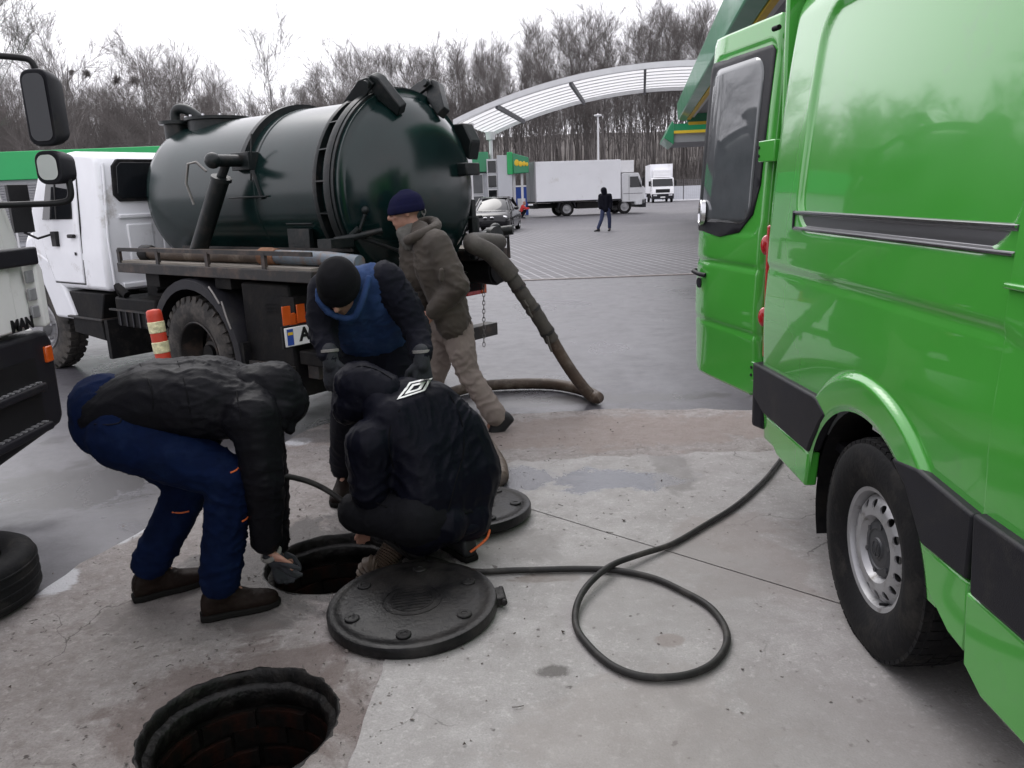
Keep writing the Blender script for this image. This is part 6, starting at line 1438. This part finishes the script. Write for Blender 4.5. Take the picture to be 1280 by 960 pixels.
# ---------------------------------------------------------------- C: man in a blue vest leaning forward
Cp = dict(pelvis=at(470,425,4.20), neck=at(440,352,3.84), head=at(424,360,3.70), face=V((-.08,-.72,-.75)), hup=V((-.05,-.65,.62)),
    hipR=at(447,438,4.18), hipL=at(497,432,4.20), knR=at(437,515,4.02), knL=at(500,510,4.05), anR=at(430,570,4.25), anL=at(515,570,4.28),
    shR=at(402,366,3.86), shL=at(490,350,3.88), elR=at(404,418,3.78), elL=at(522,415,3.86), wrR=at(413,447,3.66), wrL=at(527,448,3.70), toeR=V((-.1,-1,0)), toeL=V((.15,-1,0)))
Cp['anR'].z = Cp['anL'].z = .115; Cp['anR'].y = 4.25; Cp['anL'].y = 4.28
hC = ((Cp['wrR'], V((.05,-.15,-1)), V((.3,.9,0)), 1), (Cp['wrL'], V((.03,-.15,-1)), V((-.3,.9,0)), -1))
pC = person('person', 'man in blue vest and black cap leaning forward with gloved hands', Cp, (-.76, 4.2, 0), hands=hC)
b = MB(); tw = (Cp['shL']-Cp['shR']).normalized()
S = [(Cp['pelvis']+V((0,0,.0)), .15, .14), (Cp['pelvis'].lerp(Cp['neck'],.4), .165, .145), (Cp['pelvis'].lerp(Cp['neck'],.75), .175, .14), (Cp['neck']+V((.015,.05,-.03)), .15, .10)]
for i in range(3):
    (p0, w0, r0), (p1, w1, r1) = S[i], S[i+1]
    for q in (-1, 0, 1): cap(b, p0+tw*(w0*.42)*q, p1+tw*(w1*.5)*q, r0*.9, r1*.9)
for q in 'RL': chainb(b, [Cp['sh'+q]*.85+Cp['neck']*.15, Cp['sh'+q].lerp(Cp['el'+q],.5), Cp['el'+q], Cp['wr'+q].lerp(Cp['el'+q],.12)], [.092,.080,.070,.054])
lim = [(Cp['elR'], V((0,0,1)), .16, .008), (Cp['elL'], V((0,0,1)), .16, .008), (Cp['wrL']+V((0,0,.09)), V((0,0,1)), .1, .006)]
cloth('jacket', b, M['darkcloth'], pC, .010, 5, dict(amp=.013, f=(8,8,11), seed=23, limbs=lim))
b = MB()
for i in range(3):
    (p0, w0, r0), (p1, w1, r1) = S[i], S[i+1]
    for q in (-1, 0, 1): cap(b, p0+tw*(w0*.36)*q, p1+tw*(w1*.44)*q, r0*.9+.012, r1*.9+.014)
for q, e in (('R',1),('L',-1)): cap(b, Cp['sh'+q] + tw*.04*e + V((0,0,-.005)), Cp['neck'] + tw*-.05*e + V((0,.05,-.03)), .092, .09)
cloth('vest', b, M['vest'], pC, .010, 5, dict(amp=.010, f=(9,7,7), seed=29))
b = MB(); b.tube(smooth_path([at(404,350,3.70), at(398,372,3.66), at(414,392,3.66), at(440,398,3.68), at(452,378,3.68), at(462,345,3.74)], 6), .018, 10); cloth('collar', b, M['vest'], pC, .008, 3, dict(amp=.004, f=(16,16,16), seed=8))
b = MB()
for q in 'RL':
    H_, K, N = Cp['hip'+q], Cp['kn'+q], Cp['an'+q]; chainb(b, [H_, K, N+V((0,0,.06))], [.125,.10,.085])
cap(b, Cp['hipL'], Cp['hipR'], .13, .13); cloth('trousers', b, M['darkcloth'], pC, .012, 5, dict(amp=.009, f=(8,8,8), seed=31))
for q in 'RL':
    b = MB(); boot(b, Cp['an'+q], Cp['toe'+q], 1.08); cloth('boot', b, M['boot'], pC, .008, 3)
    b = MB(); sole(b, Cp['an'+q]+V((0,0,.012)), Cp['toe'+q], 1.06); plain('boot_sole', b, M['bootsole'], pC, 40, .006)
b = MB(); beanie(b, Cp['head'], Cp['face'], Cp['hup'], 1.10, -.012, .122); cloth('knit_cap', b, M['knit_black'], pC, .007, 2)
for (wr, d, n, sd) in hC:
    b = MB(); hand_prims(b, wr, d, n, sd, 1.12, .45, .0110); cap(b, wr-d*.03, wr+d*.03, .040, .038); cloth('glove', b, M['glove'], pC, .006, 2, dict(amp=.002, f=(30,30,30), seed=2))
    b = MB(); b.lathe([(.036,-.008),(.042,-.006),(.043,.006),(.038,.008)], o=Vector(wr)-Vector(d)*.032, ax=d, n=20); plain('glove_cuff', b, M['glovecuff'], pC)
# ---------------------------------------------------------------- D: man walking past in a brown jacket
Dp = dict(pelvis=at(566,408,5.52), neck=at(522,292,5.50), head=at(506,266,5.50), face=V((-.97,-.15,-.12)), hup=V((-.12,0,1)),
    hipR=at(556,412,5.62), hipL=at(572,412,5.42), knR=at(540,480,5.66), knL=at(583,462,5.40), anR=at(505,545,5.70), anL=at(620,522,5.36),
    shR=at(524,306,5.70), shL=at(545,306,5.34), elR=at(535,360,5.74), elL=at(572,358,5.26), wrR=at(520,395,5.68), wrL=at(540,392,5.30), toeR=V((-1,-.1,0)), toeL=V((.62,-.2,-.0)))
Dp['anR'].z = .115
Dp['toeL'] = V((-.62,.1,-.62))
pD = person('person', 'man in brown jacket and navy cap walking past the tank', Dp, (-.45, 5.5, 0), hands=((Dp['wrR'], V((-.3,-.05,-1)), V((-.8,-.2,.2)), 1), (Dp['wrL'], V((-.7,.1,-.6)), V((0,1,0)), -1)))
b = MB(); tw = V((.1,-.99,0)).normalized()
S = [(at(566,402,5.5), .185,.135), (at(556,365,5.5), .19,.145), (at(542,330,5.5), .20,.150), (at(533,302,5.5), .17,.105), (at(524,288,5.5), .08,.075)]
for i in range(4):
    (p0,w0,r0),(p1,w1,r1) = S[i], S[i+1]
    for q in (-1, 0, 1): cap(b, p0+tw*(w0-r0*.8)*q*1.3, p1+tw*(w1-r1*.8)*q*1.3, r0*.92, r1*.92)
for q in 'RL': chainb(b, [Dp['sh'+q], Dp['sh'+q].lerp(Dp['el'+q],.5), Dp['el'+q], Dp['wr'+q].lerp(Dp['el'+q],.1)], [.105,.095,.085,.062])
cap(b, at(514,312,5.5), at(535,325,5.48), .085, .12); cap(b, at(512,300,5.5), at(520,345,5.5), .075, .11)
lim = [(Dp['elL'], V((.5,0,1)).normalized(), .2, .010), (Dp['shL']+V((0,0,-.1)), V((0,0,1)), .15, .006)]
cloth('jacket', b, M['brownjacket'], pD, .011, 5, dict(amp=.012, f=(8,8,12), seed=33, limbs=lim))
b = MB(); b.tube(smooth_path([at(508,302,5.38), at(520,296,5.33), at(538,288,5.36), at(546,281,5.48), at(536,276,5.62), at(514,284,5.64), at(505,298,5.56)], 5), .036, 10); cloth('collar', b, M['brownjacket'], pD, .009, 3, dict(amp=.005, f=(14,14,14), seed=3))
b = MB(); cap(b, at(514,288,5.5), at(520,296,5.5), .075, .085); cap(b, at(504,292,5.46), at(512,305,5.44), .05, .05); cloth('scarf', b, M['knit_grey'], pD, .009, 3, dict(amp=.006, f=(10,10,22), seed=7))
b = MB(); b.box(-.03,.03,-.004,.004,-.045,.045); 
b = MB(); cap(b, at(552,338,5.17), at(552,350,5.17), .018, .018); cloth('pocket_flap', b, M['brownjacket'], pD, .008, 2)
b = MB(); chainb(b, [Dp['hipL'], Dp['hipL'].lerp(Dp['knL'],.5), Dp['knL'], Dp['knL'].lerp(Dp['anL'],.5), Dp['anL']+V((-.005,0,.02))], [.112,.102,.084,.078,.080])
chainb(b, [Dp['hipR'], Dp['knR'], Dp['anR']+V((0,0,.06))], [.112,.085,.078]); cap(b, Dp['hipL'], Dp['hipR'], .118,.118)
lim = [(Dp['knL'], (Dp['anL']-Dp['knL']).normalized(), .22, .009), (Dp['anL']+V((-.05,0,.1)), (Dp['anL']-Dp['knL']).normalized(), .18, .008)]
cloth('trousers', b, M['beige'], pD, .010, 5, dict(amp=.013, f=(9,9,6), seed=37, limbs=lim))
def boot_dir(name, ank, f, up, t, m, k=1.05):
    f = Vector(f).normalized(); u = Vector(up); u = (u-f*u.dot(f)).normalized(); s = f.cross(u); b = MB()
    P_ = lambda x, y, z: ank + (s*x + f*y + u*z)*k
    secs = [(P_(0,y,(z0+z1)/2), s, u, w_*k, (z1-z0)/2*k) for (y,w_,z0,z1) in ((-.078,.026,-.070,-.035),(-.070,.034,-.105,-.005),(-.03,.037,-.107,.05),(.02,.038,-.107,.045),(.065,.042,-.107,.0),(.11,.046,-.107,-.025),(.155,.045,-.107,-.034),(.185,.036,-.100,-.043),(.20,.018,-.085,-.055))]
    b.loft(secs, 16, 2.6); return cloth(name, b, m, t, .008, 3)
boot_dir('shoe', Dp['anL'], V((.70,-.15,-.10)) if False else V((-.55,.05,-.60)), V((.60,0,.60)) if False else V((-.7,0,.75)), pD, M['shoe'])
boot_dir('shoe', Dp['anR'], V((-1,-.1,0)), V((0,0,1)), pD, M['shoe'])
b = MB(); beanie(b, Dp['head'], Dp['face'], Dp['hup'], 1.10, -.004, .135, .090, .112, .12); cloth('knit_cap', b, M['knit_navy'], pD, .007, 2)
# ---------------------------------------------------------------- far figures
def far_person(label, J, coat, legs, loc, cap_m=None, hood=False):
    t = person('person', label, J, loc)
    b = MB(); tw = (J['shR']-J['shL']).normalized()
    for q in (-1, 1): cap(b, J['pelvis']+tw*.05*q+V((0,0,-.05)), J['neck']+tw*.08*q+V((0,0,-.1)), .125, .115)
    cap(b, J['shL'], J['shR'], .085, .085)
    for q in 'RL': chainb(b, [J['sh'+q], J['el'+q], J['wr'+q]], [.085,.072,.052])
    cloth('jacket', b, coat, t, .02, 3, dict(amp=.012, f=(8,8,8), seed=2))
    if hood: b = MB(); cap(b, J['head']+V((0,0,.01)), J['neck'], .125, .11); cloth('hood', b, coat, t, .016, 3)
    b = MB()
    for q in 'RL': chainb(b, [J['hip'+q], J['kn'+q], J['an'+q]+V((0,0,.03))], [.10,.078,.068])
    cloth('trousers', b, legs, t, .018, 3)
    for q in 'RL': b = MB(); boot(b, J['an'+q], J['toe'+q], 1.05); cloth('shoe', b, M['shoe'], t, .012, 2)
    return t
M['jeans'] = mat('dark_blue_jeans', (.022,.030,.075), .85, var=.2); M['redcoat'] = mat('red_coat', (.55,.03,.03), .7, var=.15)
o = atz(757, 289); g_ = lambda x, y, z: V((o.x+x, o.y+y, z))
W = dict(pelvis=g_(0,0,.90), neck=g_(-.03,0,1.45), head=g_(-.06,0,1.58), face=V((-.5,-.8,-.35)), hup=V((-.2,-.2,1)), hipR=g_(-.09,.03,.88), hipL=g_(.09,-.03,.88), knR=g_(-.16,-.05,.48), knL=g_(.16,.02,.48), anR=g_(-.30,-.05,.10), anL=g_(.17,.1,.10),
    shR=g_(-.19,.05,1.38), shL=g_(.17,-.05,1.38), elR=g_(-.23,.03,1.10), elL=g_(.22,-.05,1.10), wrR=g_(-.22,-.06,.90), wrL=g_(.20,-.1,.90), toeR=V((-.8,-.5,0)), toeL=V((-.3,-.9,0)))
far_person('man in dark hooded jacket and jeans walking across the paved forecourt', W, M['nylon_navy'], M['jeans'], tuple(o), hood=True)
o = atz(652, 273); 
W = dict(pelvis=g_(-.05,0,.38), neck=g_(.10,-.1,.82), head=g_(.20,-.12,.94), face=V((.9,-.2,-.4)), hup=V((.3,0,1)), hipR=g_(-.05,-.1,.36), hipL=g_(-.05,.1,.36), knR=g_(.26,-.15,.48), knL=g_(.26,.12,.45), anR=g_(.05,-.13,.10), anL=g_(.05,.13,.10),
    shR=g_(.07,-.2,.76), shL=g_(.10,.14,.76), elR=g_(.28,-.25,.60), elL=g_(.3,.2,.6), wrR=g_(.48,-.2,.62), wrL=g_(.48,.15,.62), toeR=V((1,-.1,0)), toeL=V((1,.1,0)))
far_person('person in red coat crouching behind the white box lorry', W, M['redcoat'], M['blackcloth'], tuple(o))
